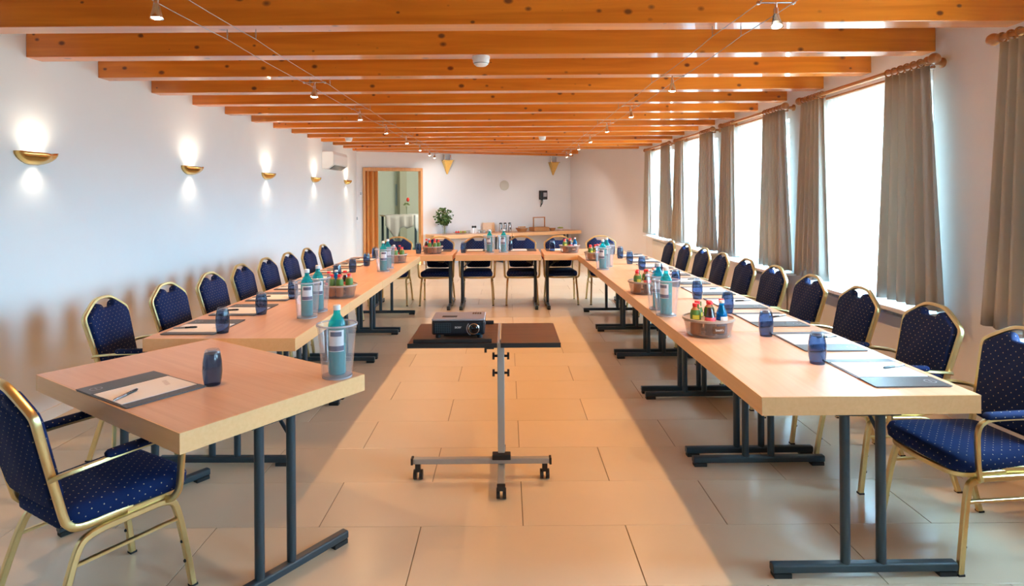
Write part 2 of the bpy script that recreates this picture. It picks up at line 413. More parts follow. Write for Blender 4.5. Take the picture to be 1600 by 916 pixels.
for r in range(-13, 30):
    y0 = 2.888 + r * TW
    if y0 + TW < YF or y0 > 15.5: continue
    ox = 0.067 if r % 2 == 0 else 0.067 - TL / 2
    for k in range(-5, 5):
        x0 = ox + k * TL
        if x0 + TL < XL or x0 > XR: continue
        rect = [(x0 + G, y0 + GY), (x0 + TL - G, y0 + GY), (x0 + TL - G, y0 + TW - GY), (x0 + G, y0 + TW - GY)]
        cl = inside(rect)
        if not cl: continue
        ar = abs(sum(cl[i][0] * cl[(i + 1) % len(cl)][1] - cl[(i + 1) % len(cl)][0] * cl[i][1] for i in range(len(cl)))) / 2
        if ar < 0.004: continue
        if y0 < 1.2 or ntile >= 290:
            rest.prism(cl, -0.004, 0.0); continue
        ntile += 1
        if ar > (TL - 2 * G) * (TW - 2 * GY) - 1e-4:
            t = link('floor_tile', full_tile, fl); t.location = (x0, y0, 0)
        else:
            t = MB().prism([(p[0] - x0, p[1] - y0) for p in cl], -0.004, 0.0).build('floor_tile', 'tile', fl); t.location = (x0, y0, 0)
rt = rest.build('remaining_tiles', 'tile', fl); rt['kind'] = 'stuff'

# walls
def wall_seg(a, b2, z0, z1, th=0.12, side=1):
    a, b2 = Vector(a), Vector(b2); d = (b2 - a).normalized(); n = Vector((d.y, -d.x)) * th * side
    return [(a.x, a.y), (b2.x, b2.y), (b2.x + n.x, b2.y + n.y), (a.x + n.x, a.y + n.y)]
struct(MB().prism(wall_seg((XL, YF - 0.12), LC, 0, 0, side=-1), -0.1, ZC).build('wall_left', 'plaster'), 'long white plaster wall with brass sconces', 'wall')
struct(MB().prism(wall_seg((XR + 0.12, YF), (XL - 0.12, YF), 0, 0, side=-1), -0.1, ZC).build('wall_front', 'plaster'), 'white plaster wall behind the viewer', 'wall')
struct(MB().prism(wall_seg(OC, RC, 0, 0, side=1), -0.1, ZC).build('wall_far_right', 'plaster_warm'), 'slanted white wall at the far right beyond the last curtain', 'wall')
BD = (Vector(RC) - Vector(LC)).normalized(); BN = Vector((BD.y, -BD.x))   # along back wall; BN points into the room
BANG = math.atan2(BD.y, BD.x)
def bw(px):
    """point of the back wall at photo column px (distance along wall)"""
    u = (px - CX) / F
    s = (u * LC[1] - LC[0]) / (BD.x - u * BD.y)
    return s
def bwp(s, off=0.0, z=0.0):
    p = Vector(LC) + BD * s + BN * off
    return Vector((p.x, p.y, z))
BL = (Vector(RC) - Vector(LC)).length
DS0, DS1, DZ = bw(567), bw(660), 2.15
wb = MB()
Wm = Matrix.Translation((LC[0], LC[1], 0)) @ Matrix.Rotation(BANG, 4, 'Z')
for (s0, s1, z0, z1) in ((-0.12, DS0, -0.1, ZC), (DS1, BL + 0.12, -0.1, ZC), (DS0, DS1, DZ, ZC)):
    wb.box(((s0 + s1) / 2, 0.06, (z0 + z1) / 2), (s1 - s0, 0.12, z1 - z0), Wm)
struct(wb.build('wall_back', 'plaster'), 'white end wall with the doorway and buffet', 'wall')
# window wall with openings
wr = MB(); edges = [YF]
for c in WIN: edges += [c - WHALF, c + WHALF]
edges.append(OC[1])
for i in range(0, len(edges), 2):
    wr.box((XR + WT / 2, (edges[i] + edges[i + 1]) / 2, (ZC - 0.1) / 2), (WT, edges[i + 1] - edges[i], ZC + 0.1))
for c in WIN:
    wr.box((XR + WT / 2, c, (WZ0 - 0.1) / 2), (WT, 2 * WHALF, WZ0 + 0.1)); wr.box((XR + WT / 2, c, (WZ1 + ZC) / 2), (WT, 2 * WHALF, ZC - WZ1))
struct(wr.build('wall_right', 'plaster_warm'), 'white window wall with six curtained windows', 'wall')
# ceiling boards + beams
CP = [(XL - 0.12, YF - 0.12), (XR + WT, YF - 0.12), (XR + WT, OC[1]), (RC[0] + 0.25, RC[1] + 0.25), (LC[0] - 0.12, LC[1] + 0.15)]
ce = MB().prism(CP, ZC, ZC + 0.1).build('ceiling', 'board_wood')
struct(ce, 'pine ceiling boards above the exposed beams', 'ceiling')
def room_x(y):
    """x range of the room at depth y"""
    x0, x1 = XL, XR
    if y > LC[1]: x0 = LC[0] + (y - LC[1]) / (RC[1] - LC[1]) * (RC[0] - LC[0])
    if y > OC[1]: x1 = OC[0] + (y - OC[1]) / (RC[1] - OC[1]) * (RC[0] - OC[0])
    return x0, x1
BW = 0.14
for k in range(-9, 13):
    y = 4.12 + 0.727 * k
    if y < YF: continue
    a0, a1 = room_x(y + BW if y + BW > LC[1] else y), room_x(y + BW)
    x0 = max(a0[0], a1[0]); x1 = min(a0[1], a1[1])
    bm_ = MB().box((0, 0, 0), (x1 - x0, BW, ZC - ZB)).build('ceiling_beam', 'beam_wood', ce, bevel=0.004)
    bm_.location = ((x0 + x1) / 2, y + BW / 2, (ZC + ZB) / 2)
bm_ = MB().box((0, 0, 0), (BL, 0.14, ZC - ZB)).build('ceiling_beam', 'beam_wood', ce, bevel=0.004)
p = bwp(BL / 2, 0.07, (ZC + ZB) / 2); bm_.location = p; bm_.rotation_euler = (0, 0, BANG)
p = bwp(BL * 0.62, 0.90, (ZC + ZB) / 2)
bm_ = MB().box((0, 0, 0), (BL * 0.62, 0.14, ZC - ZB)).build('ceiling_beam', 'beam_wood', ce, bevel=0.004)
bm_.location = p; bm_.rotation_euler = (0, 0, BANG)
# baseboards
struct(MB().box((XL + 0.008, (YF + LC[1]) / 2, 0.04), (0.016, LC[1] - YF - 0.05, 0.08)).build('baseboard_left', 'cream', bevel=0.003), 'pale baseboard along the long plain wall', 'baseboard')
struct(MB().box((XR - 0.008, (YF + OC[1]) / 2, 0.045), (0.016, OC[1] - YF - 0.05, 0.09)).build('baseboard_right', 'cream', bevel=0.003), 'pale baseboard under the windows', 'baseboard')
# windows
WORDW = ['behind the viewer', 'nearest the viewer, cut by the right edge', 'second along the wall', 'third along the wall', 'fourth along the wall', 'at the far end']
for i, c in enumerate(WIN):
    t = struct(thing('window_%d' % (i + 1), '', ''), 'white framed casement window behind sheer curtain, ' + WORDW[i], 'window')
    t.location = (XR + 0.20, c, WZ0)
    h = WZ1 - WZ0; fr = MB(); y = WHALF
    fr.box((0, -y + 0.03, h / 2), (0.06, 0.06, h)).box((0, y - 0.03, h / 2), (0.06, 0.06, h)).box((0, 0, 0.03), (0.06, 2 * y - 0.12, 0.06)).box((0, 0, h - 0.03), (0.06, 2 * y - 0.12, 0.06))
    fr.build('window_frame', 'white_paint', t, bevel=0.004)
    for s in (-1, 1):
        cs = MB(); x = s * (y - 0.06) / 2; wd = y - 0.07
        for dz in (0.095, h - 0.095): cs.box((-0.01, x, dz), (0.05, wd, 0.07))
        for dy in (-1, 1): cs.box((-0.01, x + dy * (wd / 2 - 0.035), h / 2), (0.05, 0.07, h - 0.26))
        cs.build('casement', 'white_paint', t, bevel=0.004)
        MB().box((0, x, h / 2), (0.006, wd - 0.14, h - 0.26)).build('pane', 'pane', t)
    MB().box((-0.04, -0.02, h * 0.48), (0.03, 0.02, 0.12)).build('window_handle', 'white_plastic', t, bevel=0.004)
    MB().box((-0.24, 0, -0.012), (0.36, 2 * WHALF + 0.24, 0.028)).build('window_sill', 'white_paint', t, bevel=0.005)
    l = bpy.data.lights.new('window_portal', 'AREA'); l.shape = 'RECTANGLE'; l.size = h; l.size_y = 2 * WHALF; l.cycles.is_portal = True
    lo = bpy.data.objects.new('window_portal', l); C.objects.link(lo); lo.location = (XR + WT + 0.01, c, (WZ0 + WZ1) / 2); lo.rotation_euler = (0, PI / 2, 0)

# ------------------------------------------------------------------ doorway and hall beyond
d = struct(thing('door_1', '', ''), 'doorway with wooden frame and folded accordion door beside the buffet', 'door')
d.location = (LC[0], LC[1], 0); d.rotation_euler = (0, 0, BANG)
DW = DS1 - DS0
MB().box((DS0 + 0.025, 0.05, DZ / 2), (0.05, 0.18, DZ)).build('door_jamb', 'door_wood', d, bevel=0.004)
MB().box((DS1 - 0.025, 0.05, DZ / 2), (0.05, 0.18, DZ)).build('door_jamb', 'door_wood', d, bevel=0.004)
MB().box(((DS0 + DS1) / 2, 0.05, DZ - 0.035), (DW - 0.1, 0.18, 0.07)).build('door_head', 'door_wood', d, bevel=0.004)
for k in range(5):
    mt = Matrix.Translation((DS0 + 0.075 + 0.056 * k, 0.04, 0)) @ Matrix.Rotation(math.radians(58 if k % 2 else -58), 4, 'Z')
    MB().box((0, 0, DZ / 2 - 0.03), (0.10, 0.012, DZ - 0.09), mt).build('folding_panel', 'door_wood', d, bevel=0.003)
HM = Matrix.Translation((LC[0], LC[1], 0)) @ Matrix.Rotation(BANG, 4, 'Z')
H0, H1, HD = -0.05, DS1 + 2.2, 4.2
def hallbox(name, mat, c, dd, label, cat):
    return struct(MB().box(c, dd, HM).build(name, mat), label, cat)
hallbox('floor_hall', 'teal_floor', ((H0 + H1) / 2, 0.12 + HD / 2, -0.03), (H1 - H0, HD, 0.06), 'dark floor of the hall seen through the doorway', 'floor')
hallbox('ceiling_hall', 'hall_paint', ((H0 + H1) / 2, 0.12 + HD / 2, 2.55), (H1 - H0, HD, 0.06), 'pale ceiling of the hall beyond the doorway', 'ceiling')
hallbox('wall_hall_left', 'hall_paint', (H0 - 0.05, 0.12 + HD / 2, 1.26), (0.1, HD, 2.52), 'side wall of the hall left of the doorway', 'wall')
hallbox('wall_hall_right', 'hall_paint', (H1 + 0.05, 0.12 + HD / 2, 1.26), (0.1, HD, 2.52), 'side wall of the hall right of the doorway', 'wall')
hallbox('wall_hall_back', 'hall_paint', ((H0 + H1) / 2, 0.12 + HD + 0.05, 1.26), (H1 - H0 + 0.2, 0.1, 2.52), 'pale green back wall of the hall through the doorway', 'wall')
def hallp(px, yl):
    """hall-local x for photo column px at local depth yl behind the end wall"""
    u = (px - CX) / F
    bx, by = LC[0] - BN.x * yl, LC[1] - BN.y * yl
    return (u * by - bx) / (BD.x - u * BD.y)
hallbox('trim_1', 'hall_column', (hallp(630.5, HD - 0.2), 0.12 + HD - 0.15, 1.26), (0.20, 0.3, 2.52), 'olive coloured pillar in the hall behind the doorway', 'pillar')
hl = thing('hall_fill_lamp', 'added fill lamp under the hall ceiling, out of view past the doorway', 'lamp', HM @ Vector((DS1 + 1.5, 1.0, 2.52)), BANG)  # invented fixture, added out of sight to brighten the hall
MB().cyl((0, 0, -0.02), 0.18, 0.02, 24).build('base', 'white_plastic', hl)
MB().lathe([(0.16, -0.02), (0.15, -0.06), (0.09, -0.09), (0.001, -0.10)], 24).build('shade', 'white_plastic', hl, smooth=True)
pl = bpy.data.lights.new('hall_fill_light', 'POINT'); pl.energy = 110; pl.color = (1, 0.93, 0.78); pl.shadow_soft_size = 0.15  # fill light for the dim hall, no visible source
po = bpy.data.objects.new('hall_fill_light', pl); C.objects.link(po); po.parent = hl; po.location = (0, 0, -0.25)
pc = tag(MB().box((0, 0, 0), (0.12, 0.03, 0.62), Matrix()).build('wall_picture', 'picture_blue', bevel=0.006), 'narrow tall blue-grey picture on the hall wall', 'picture')
pc.location = HM @ Vector((hallp(621, HD + 0.1), 0.12 + HD - 0.016, 1.56)); pc.rotation_euler = (0, 0, BANG)
hc0, hc1 = hallp(606, 1.9), hallp(659, 1.9)
ht = thing('console_table', 'tall table under a grey cloth seen through the doorway', 'table', HM @ Vector(((hc0 + hc1) / 2, 2.2, 0)), BANG)
hw = hc1 - hc0 + 0.1
MB().box((0, 0, 1.03), (hw, 0.6, 0.03)).build('tabletop', 'beech', ht)
for sx in (-1, 1):
    for sy in (-1, 1): MB().box((sx * (hw / 2 - 0.05), sy * 0.25, 0.508), (0.05, 0.05, 1.015)).build('leg', 'table_leg', ht)
def cloth(name, mat, label, x0, x1, drops, zt, off):
    o = thing(name, label, 'tablecloth', ht.location + Vector((0, 0, zt)), BANG)
    MB().box(((x0 + x1) / 2, 0, 0.004), (x1 - x0, 0.66, 0.008)).build('cloth_top', mat, o)
    vs = []; fs = []; n = len(drops)
    for i, dr in enumerate(drops):
        x = x0 + (x1 - x0) * i / (n - 1); yy = -0.335 - off
        for q in range(7):
            tq = q / 6; vs.append((x, yy - 0.035 * tq * math.sin(i * 1.7) - 0.012 * math.sin(i * 1.7), 0.006 - dr * tq))
    for i in range(n - 1):
        for q in range(6): fs.append((i * 7 + q, (i + 1) * 7 + q, (i + 1) * 7 + q + 1, i * 7 + q + 1))
    s = MB().add(vs, fs).build('cloth_drop', mat, o, smooth='all')
    sm = s.modifiers.new('thick', 'SOLIDIFY'); sm.thickness = 0.004
    return o
cloth('tablecloth', 'linen', 'grey linen cloth with pointed corner hanging over hall table', -hw / 2 - 0.03, hw * 0.22, [0.25, 0.32, 0.38, 0.47, 0.58, 0.66, 0.5, 0.34, 0.3, 0.32, 0.35, 0.33, 0.30, 0.28], 1.0455, 0.0)
cloth('tablecloth', 'linen_white', 'pale cloth draped over the right end of the hall table', hw * 0.225, hw / 2 + 0.03, [0.3, 0.36, 0.46, 0.4, 0.44, 0.5, 0.57, 0.6], 1.0455, 0.0)
fv = thing('flower_vase', 'slim glass vase with one red flower on the hall table', 'vase', HM @ Vector((hallp(637, 2.0), 2.1, 1.0535)), 0)
MB().lathe([(0.03, 0), (0.032, 0.01), (0.014, 0.06), (0.012, 0.16), (0.018, 0.20)], 14).build('vase', 'clear_glass', fv, smooth=True)
MB().tube(cr([(0, 0, 0.02), (0.005, 0, 0.2), (0.03, 0.01, 0.34)]), 0.005, 6).tube(cr([(0, 0, 0.05), (-0.02, 0, 0.2), (-0.06, 0, 0.28)]), 0.004, 6).build('stem', 'leaf_pale', fv)
MB().ball((0.032, 0.01, 0.38), 0.04, 10, sz=1.4).build('blossom', 'fruit_red', fv, smooth=True)
lf = MB()
for a in range(6):
    lf.ball((0.055 * math.cos(a * 1.05), 0.03 * math.sin(a * 1.05), 0.25 + 0.02 * (a % 3)), 0.022, 6, sx=1.6, sz=0.6)
lf.build('foliage', 'leaf_pale', fv)

# ------------------------------------------------------------------ tables
TH, TT = 0.745, 0.073
def make_table(L, W, height=TH):
    t = thing('conference_table', 'x', 'table')
    MB().box((0, 0, height - TT / 2 + 0.0005), (L - 0.012, W - 0.012, TT - 0.001)).build('tabletop', 'table_top', t)
    eb = MB()
    for s in (-1, 1):
        eb.box((0, s * (W / 2 - 0.003), height - TT / 2 - 0.0005), (L, 0.006, TT)); eb.box((s * (L / 2 - 0.003), 0, height - TT / 2 - 0.0005), (0.006, W - 0.012, TT))
    eb.build('edge_band', 'beech', t)
    zu = height - TT
    for s in (-1, 1):
        x = s * (L / 2 - 0.065)
        for q in (-1, 1):
            MB().tube([(x, q * 0.073, 0.045), (x, q * 0.073, zu)], 0.019, 12).build('leg', 'table_leg', t, smooth=True)
        ft = MB().tube([(x, -W * 0.43, 0.036), (x, W * 0.43, 0.036)], 0, rect=(0.036, 0.042)).build('foot', 'table_leg', t, bevel=0.004)
        for q in (-1, 1): MB().box((x, q * (W * 0.43 - 0.04), 0.009), (0.04, 0.07, 0.018)).build('foot_pad', 'black_rubber', ft)
        MB().tube([(x, 0.085 * s, zu - 0.14), (x - s * 0.02, 0.09 * s, zu - 0.13), (x - s * 0.17, 0.09 * s, zu - 0.004)], 0.008, 8).build('brace', 'table_leg', t, smooth=True)
        MB().box((x, 0, zu - 0.006), (0.09, 0.26, 0.012)).build('hinge_plate', 'black_plastic', t)
        for q in (-1, 1): MB().add(*frustum((s * (L / 2 - 0.16), q * (W / 2 - 0.09), zu), 0.10, 0.06, 0.032)).build('connector_block', 'black_plastic', t)
    return t
def frustum(c, a, b2, h):
    x, y, z = c
    vs = [(x + i * a / 2, y + j * b2 / 2, z) for j in (-1, 1) for i in (-1, 1)] + [(x + i * a / 2 * 0.7, y + j * b2 / 2 * 0.8, z - h) for j in (-1, 1) for i in (-1, 1)]
    return vs, [(0, 1, 3, 2), (4, 6, 7, 5), (0, 4, 5, 1), (2, 3, 7, 6), (0, 2, 6, 4), (1, 5, 7, 3)]
TLEN, TWID = 1.15, 0.87
proto = make_table(TLEN - 0.002, TWID); proto['group'] = 'conference tables set in a U'
used = [False]
def place_table(label, loc, rz):
    if used[0]: return dup(proto, label, loc, rz)
    used[0] = True; proto['label'] = label; proto.location = loc; proto.rotation_euler = (0, 0, rz); return proto
def row(ax, ay, dx, n, sign, words):
    """tables end to end from inner near corner (ax,ay); sign gives the side they lie on"""
    dv = Vector((dx, 1)).normalized(); nv = Vector((dv.y, -dv.x)) * sign; out = []
    for i in range(n):
        c = Vector((ax, ay)) + dv * TLEN * (i + 0.5) + nv * TWID / 2
        out.append(place_table(words[i], (c.x, c.y, 0), math.atan2(dv.y, dv.x)))
    return dv, nv
WS = ['nearest the camera', 'second from the camera', 'third from the camera', 'fourth from the camera', 'farthest from the camera']
RDV, RNV = row(1.0, 2.43, -0.0105, 5, 1, ['beech conference table in the window-side row, ' + q for q in WS])
WL = ['nearest the camera', 'second from the camera', 'third from the camera', 'fourth, meeting the head tables']
LDV, LNV = row(-1.2, 3.49, 0.0135, 4, -1, ['beech conference table in the plain-wall row, ' + q for q in WL])
FY = 8.21
for X, q in ((-1.30, 'left'), (-0.115, 'middle'), (1.07, 'right')):
    place_table('beech conference table at the far end of the U, ' + q + ' of three', (X, FY + TWID / 2, 0), 0)
NT = Vector((-1.395, 2.795)); NTA = math.radians(-34.6)
nt_ = make_table(1.25, 0.83); nt_.location = (NT.x, NT.y, 0); nt_.rotation_euler = (0, 0, NTA)
tag(nt_, 'beech conference table standing skewed in the left foreground', 'table', 'conference tables set in a U')

# ------------------------------------------------------------------ chairs
def make_chair():
    t = thing('armchair', 'x', 'chair', group='blue banquet armchairs')
    by0, bz0, by1, bz1 = -0.205, 0.455, -0.325, 0.925
    bd = Vector((0, by1 - by0, bz1 - bz0)).normalized(); bn = Vector((0, bd.z, -bd.y))    # bn faces forward
    def bp(x, s_, off=0.0):
        p = Vector((x, by0 + (by1 - by0) * s_, bz0 + (bz1 - bz0) * s_)) + bn * off
        p.y -= 0.018 * math.sin(PI * min(max(s_, 0), 1)) * 0 ; return p
    half = [(0.188, 0.02), (0.198, 0.35), (0.213, 0.68), (0.216, 0.76), (0.205, 0.82), (0.145, 0.905), (0.085, 0.975), (0.045, 0.995), (0, 1.0)]
    path = cr([bp(x, s_) for x, s_ in half], 4); mir = [Vector((-p.x, p.y, p.z)) for p in reversed(path[:-1])]
    low = cr([(0.188, 0.02, 0.402), (0.188, -0.10, 0.400), (0.188, -0.17, 0.408), (0.188, -0.199, 0.435)], 4)
    full = low + path + mir + [Vector((-p.x, p.y, p.z)) for p in reversed(low)]
    MB().tube(full, 0, rect=(0.020, 0.026), ref=(1, 0, 0)).build('back_frame', 'gold', t, smooth=True)
    # padded back with hand hole notch under the top bow
    ol = [(0.0, 0.06), (0.10, 0.06), (0.155, 0.075), (0.172, 0.12), (0.180, 0.25), (0.187, 0.40), (0.194, 0.55), (0.200, 0.68), (0.202, 0.75), (0.191, 0.805), (0.165, 0.845), (0.13, 0.893), (0.100, 0.932), (0.086, 0.944), (0.072, 0.935), (0.058, 0.885), (0.048, 0.872), (0.0, 0.868)]
    ol = ol + [(-x, s_) for x, s_ in reversed(ol[1:-1])]
    cx_, cs_ = 0.0, 0.5
    def ring(k, off): return [bp(x * k, cs_ + (s_ - cs_) * k, off) for x, s_ in ol]
    MB().rings([ring(0.965, -0.018), ring(1.0, -0.010), ring(1.0, 0.012), ring(0.975, 0.024), ring(0.935, 0.031)]).build('backrest', 'chair_fabric', t, smooth='all', uv=True)
    # seat
    def srect(wf, wb_, d0, d1, r, z):
        pts = []
        for (cx, cy, a0) in ((wf - r, d1 - r, 0), (-(wf - r), d1 - r, 90), (-(wb_ - r), d0 + r, 180), (wb_ - r, d0 + r, 270)):
            for q in range(6):
                a = math.radians(a0 + 90 * q / 5); pts.append(Vector((cx + r * math.cos(a), cy + r * math.sin(a), z)))
        return pts
    MB().rings([srect(0.205, 0.180, -0.20, 0.225, 0.06, 0.402), srect(0.215, 0.188, -0.208, 0.236, 0.06, 0.412), srect(0.218, 0.190, -0.21, 0.24, 0.06, 0.445), srect(0.210, 0.183, -0.203, 0.232, 0.058, 0.466), srect(0.185, 0.16, -0.18, 0.205, 0.05, 0.478), srect(0.10, 0.09, -0.1, 0.11, 0.03, 0.484)]).build('seat', 'chair_fabric', t, smooth='all', uv=True)
    # seat rails: bow under the cushion front
    fr = cr([(0.188, 0.0, 0.392), (0.192, 0.14, 0.392), (0.175, 0.20, 0.390), (0.12, 0.222, 0.388), (0, 0.228, 0.386)], 4)
    MB().tube(fr + [Vector((-p.x, p.y, p.z)) for p in reversed(fr[:-1])], 0, rect=(0.022, 0.020), ref=(0, 0, 1)).build('seat_rail', 'gold', t, smooth=True)
    for s in (-1, 1):
        # side leg frame: front leg, top bar, rear leg
        fp = cr([(s * 0.222, 0.235, 0.0), (s * 0.212, 0.205, 0.20), (s * 0.203, 0.180, 0.325), (s * 0.200, 0.155, 0.362), (s * 0.200, 0.10, 0.374)], 4)
        l1 = MB().tube(fp, 0, rect=(0.024, 0.024), ref=(1, 0, 0)).build('leg', 'gold', t, smooth=True)
        rp = cr([(s * 0.222, -0.275, 0.0), (s * 0.212, -0.215, 0.20), (s * 0.203, -0.172, 0.325), (s * 0.200, -0.140, 0.362), (s * 0.200, -0.08, 0.374)], 4)
        l2 = MB().tube(rp, 0, rect=(0.024, 0.024), ref=(1, 0, 0)).build('leg', 'gold', t, smooth=True)
        MB().box((s * 0.222, 0.235, 0.004), (0.027, 0.027, 0.008)).build('foot_cap', 'black_rubber', l1)
        MB().box((s * 0.222, -0.275, 0.004), (0.027, 0.027, 0.008)).build('foot_cap', 'black_rubber', l2)
        MB().ball((s * 0.2135, 0.196, 0.19), 0.007, 8).ball((s * 0.2175, 0.206, 0.11), 0.007, 8).build('bumper', 'black_rubber', l1)
        MB().tube([(s * 0.2, 0.105, 0.374), (s * 0.2, -0.085, 0.374)], 0, rect=(0.024, 0.024), ref=(1, 0, 0)).build('side_rail', 'gold', t)
        MB().tube([(s * 0.206, 0.19, 0.285), (s * 0.206, -0.185, 0.285)], 0, rect=(0.018, 0.012), ref=(1, 0, 0)).build('stretcher', 'gold', t)
        ar = cr([(s * 0.205, -0.252, 0.605), (s * 0.228, -0.225, 0.618), (s * 0.247, -0.15, 0.628), (s * 0.252, -0.05, 0.634), (s * 0.252, 0.10, 0.634), (s * 0.252, 0.155, 0.622), (s * 0.250, 0.176, 0.585), (s * 0.246, 0.174, 0.50), (s * 0.244, 0.168, 0.425), (s * 0.238, 0.155, 0.395), (s * 0.222, 0.145, 0.382), (s * 0.200, 0.14, 0.380)], 4)
        am = MB().tube(ar, 0, rect=(0.015, 0.026), ref=(0, 0, 1)).build('armrest', 'gold', t, smooth=True)
        MB().rings([[Vector((s * 0.252 + 0.021 * kx * math.cos(a), y, 0.648 + 0.016 * kx * math.sin(a))) for a in [2 * PI * j / 12 for j in range(12)]] for y, kx in ((-0.10, 0.6), (-0.09, 0.95), (-0.05, 1.0), (0.09, 1.0), (0.135, 0.95), (0.148, 0.6))]).build('arm_pad', 'chair_fabric', am, smooth='all', uv=True)
    return t
chair0 = make_chair(); cused = [False]
def place_chair(label, x, y, rz):
    if cused[0]: return dup(chair0, label, (x, y, 0), rz)
    cused[0] = True; chair0['label'] = label; chair0.location = (x, y, 0); chair0.rotation_euler = (0, 0, rz); return chair0
RY = [2.74, 3.40, 4.03, 4.62, 5.22, 5.80, 6.40, 6.98, 7.54, 8.10]
RX = [2.03, 2.04, 1.99, 1.97, 1.96, 1.94, 1.92, 1.92, 1.88, 1.84]
RROT = [6, 1, -1, 0, 1, 0, -1, 1, 0, 0]
for i in range(10):
    place_chair('blue dotted gold-framed armchair, %s from the camera along the window-side tables' % (ORD[i] if i else 'closest'), RX[i], RY[i], PI / 2 + math.radians(RROT[i]))
LY = [3.86, 4.43, 5.02, 5.62, 6.18, 6.74, 7.30, 7.85]
LX = [-2.20, -2.13, -2.11, -2.11, -2.10, -2.08, -2.05, -2.02]
for i in range(8):
    place_chair('blue dotted gold-framed armchair, %s from the camera along the plain wall' % (ORD[i] if i else 'closest'), LX[i], LY[i], -PI / 2 + math.radians([3, 0, -1, 1, 0, -1, 0, 1][i]))
FX = [-1.62, -1.0, -0.42, 0.21, 0.77, 1.39]
FN = ['in front of the doorway', 'below the leafy plant', 'third from the doorway', 'fourth from the doorway', 'fifth from the doorway', 'at the far right corner']
for i in range(6):
    place_chair('blue dotted gold-framed armchair behind the head tables, ' + FN[i], FX[i], 8.86, PI)
place_chair('blue dotted gold-framed armchair in the left foreground at the skewed table', -1.573, 2.378, math.radians(-31))

# ------------------------------------------------------------------ projector trolley and projector
tr_ = thing('projector_trolley', 'grey projector trolley on castors with brown split shelf in the middle', 'trolley', (-0.037, 3.36, 0))
MB().box((0, 0, 0.45), (0.038, 0.038, 0.60)).build('pole', 'grey_metal', tr_, bevel=0.004)
MB().box((0, 0, 0.72), (0.030, 0.030, 0.08)).build('inner_pole', 'grey_metal', tr_)
MB().box((0, 0, 0.128), (0.10, 0.05, 0.03)).build('hub', 'black_plastic', tr_, bevel=0.004)
cb = MB().box((-0.11, 0, 0.105), (0.74, 0.038, 0.03)).build('crossbar', 'grey_metal', tr_, bevel=0.006)
for s in (-0.485, 0.265): MB().box((s, 0, 0.105), (0.012, 0.042, 0.034)).build('end_cap', 'black_plastic', cb)
ob_ = MB().box((0, 0.0, 0.072), (0.038, 0.48, 0.03)).build('outrigger', 'grey_metal', tr_, bevel=0.006)
for s in (-0.245, 0.245): MB().box((0, s, 0.072), (0.042, 0.012, 0.034)).build('end_cap', 'black_plastic', ob_)
for (x, y, zt) in ((-0.455, 0, 0.09), (0.235, 0, 0.09), (0, -0.22, 0.06), (0, 0.22, 0.06)):
    cs = MB()
    for q in (-1, 1): cs.tube([(x + q * 0.016 - 0.009, y + 0.012, 0.026), (x + q * 0.016 + 0.009, y + 0.012, 0.026)], 0.026, 16)
    ca = cs.build('castor', 'black_plastic', tr_, smooth=True)
    MB().box((x, y + 0.004, (zt + 0.052) / 2 - 0.003), (0.028, 0.03, max(0.012, zt - 0.045))).build('castor_fork', 'black_plastic', ca)
sh1 = MB().box((-0.25, 0.10, 0.767), (0.464, 0.50, 0.018)).build('shelf', 'brown_board', tr_); 
sh2 = MB().box((0.157, 0.10, 0.767), (0.310, 0.50, 0.018)).build('shelf', 'brown_board', tr_)
MB().box((-0.25, -0.153, 0.766), (0.466, 0.006, 0.024)).build('shelf_edge', 'black_plastic', sh1)
MB().box((0.157, -0.153, 0.766), (0.312, 0.006, 0.024)).build('shelf_edge', 'black_plastic', sh2)
MB().tube([(-0.455, -0.13, 0.786), (-0.045, -0.13, 0.786)], 0, rect=(0.02, 0.018)).build('stop_bar', 'black_plastic', sh1)
MB().tube([(-0.40, 0.335, 0.786), (-0.045, 0.335, 0.786)], 0, rect=(0.02, 0.018)).build('stop_bar', 'black_plastic', sh1)
MB().box((-0.01, 0.10, 0.768), (0.010, 0.50, 0.02)).build('divider', 'grey_metal', tr_)
for (x, z) in ((-0.034, 0.672), (0.034, 0.672), (-0.034, 0.580), (0.034, 0.580)):
    kb = MB().cyl((0, 0, 0), 0.020, 0.012, 14, Matrix.Translation((x, 0, z)) @ Matrix.Rotation(PI / 2 * (1 if x > 0 else -1), 4, 'Y')).cyl((0, 0, -0.018), 0.007, 0.02, 10, Matrix.Translation((x, 0, z)) @ Matrix.Rotation(PI / 2 * (1 if x > 0 else -1), 4, 'Y'))
    kb.build('clamp_knob', 'black_plastic', tr_, smooth=True)
kb = MB().cyl((0, 0, 0), 0.020, 0.012, 14, Matrix.Translation((-0.085, -0.10, 0.735)) @ Matrix.Rotation(PI / 2, 4, 'Y')).box((-0.06, -0.10, 0.745), (0.05, 0.012, 0.02)).build('tilt_knob', 'black_plastic', tr_, smooth=True)

pj = thing('projector', 'black and silver projector with round lens on the trolley shelf', 'projector', (-0.265, 3.42, 0.7765))
MB().box((0, 0.0, 0.058), (0.285, 0.20, 0.078)).build('body', 'projector_black', pj, bevel=0.010)
MB().box((0, 0.0, 0.1005), (0.287, 0.202, 0.012)).build('top_cover', 'silver_plastic', pj, bevel=0.006)
MB().box((0.02, 0.0, 0.018), (0.20, 0.15, 0.018)).build('underside', 'black_plastic', pj, bevel=0.004)
for x in (-0.11, 0.115): MB().cyl((x, -0.07, 0), 0.014, 0.028, 14).build('foot', 'black_rubber', pj)
gr = MB()
for i in range(8): gr.box((-0.122 + 0.0115 * i, -0.1005, 0.056), (0.0022, 0.003, 0.052))
for i in range(6): gr.box((-0.083, -0.1002, 0.034 + 0.0092 * i), (0.088, 0.003, 0.0022))
gr.build('vent_grille', 'table_leg', pj)
Lm = Matrix.Translation((0.085, -0.10, 0.054)) @ Matrix.Rotation(PI / 2, 4, 'X')
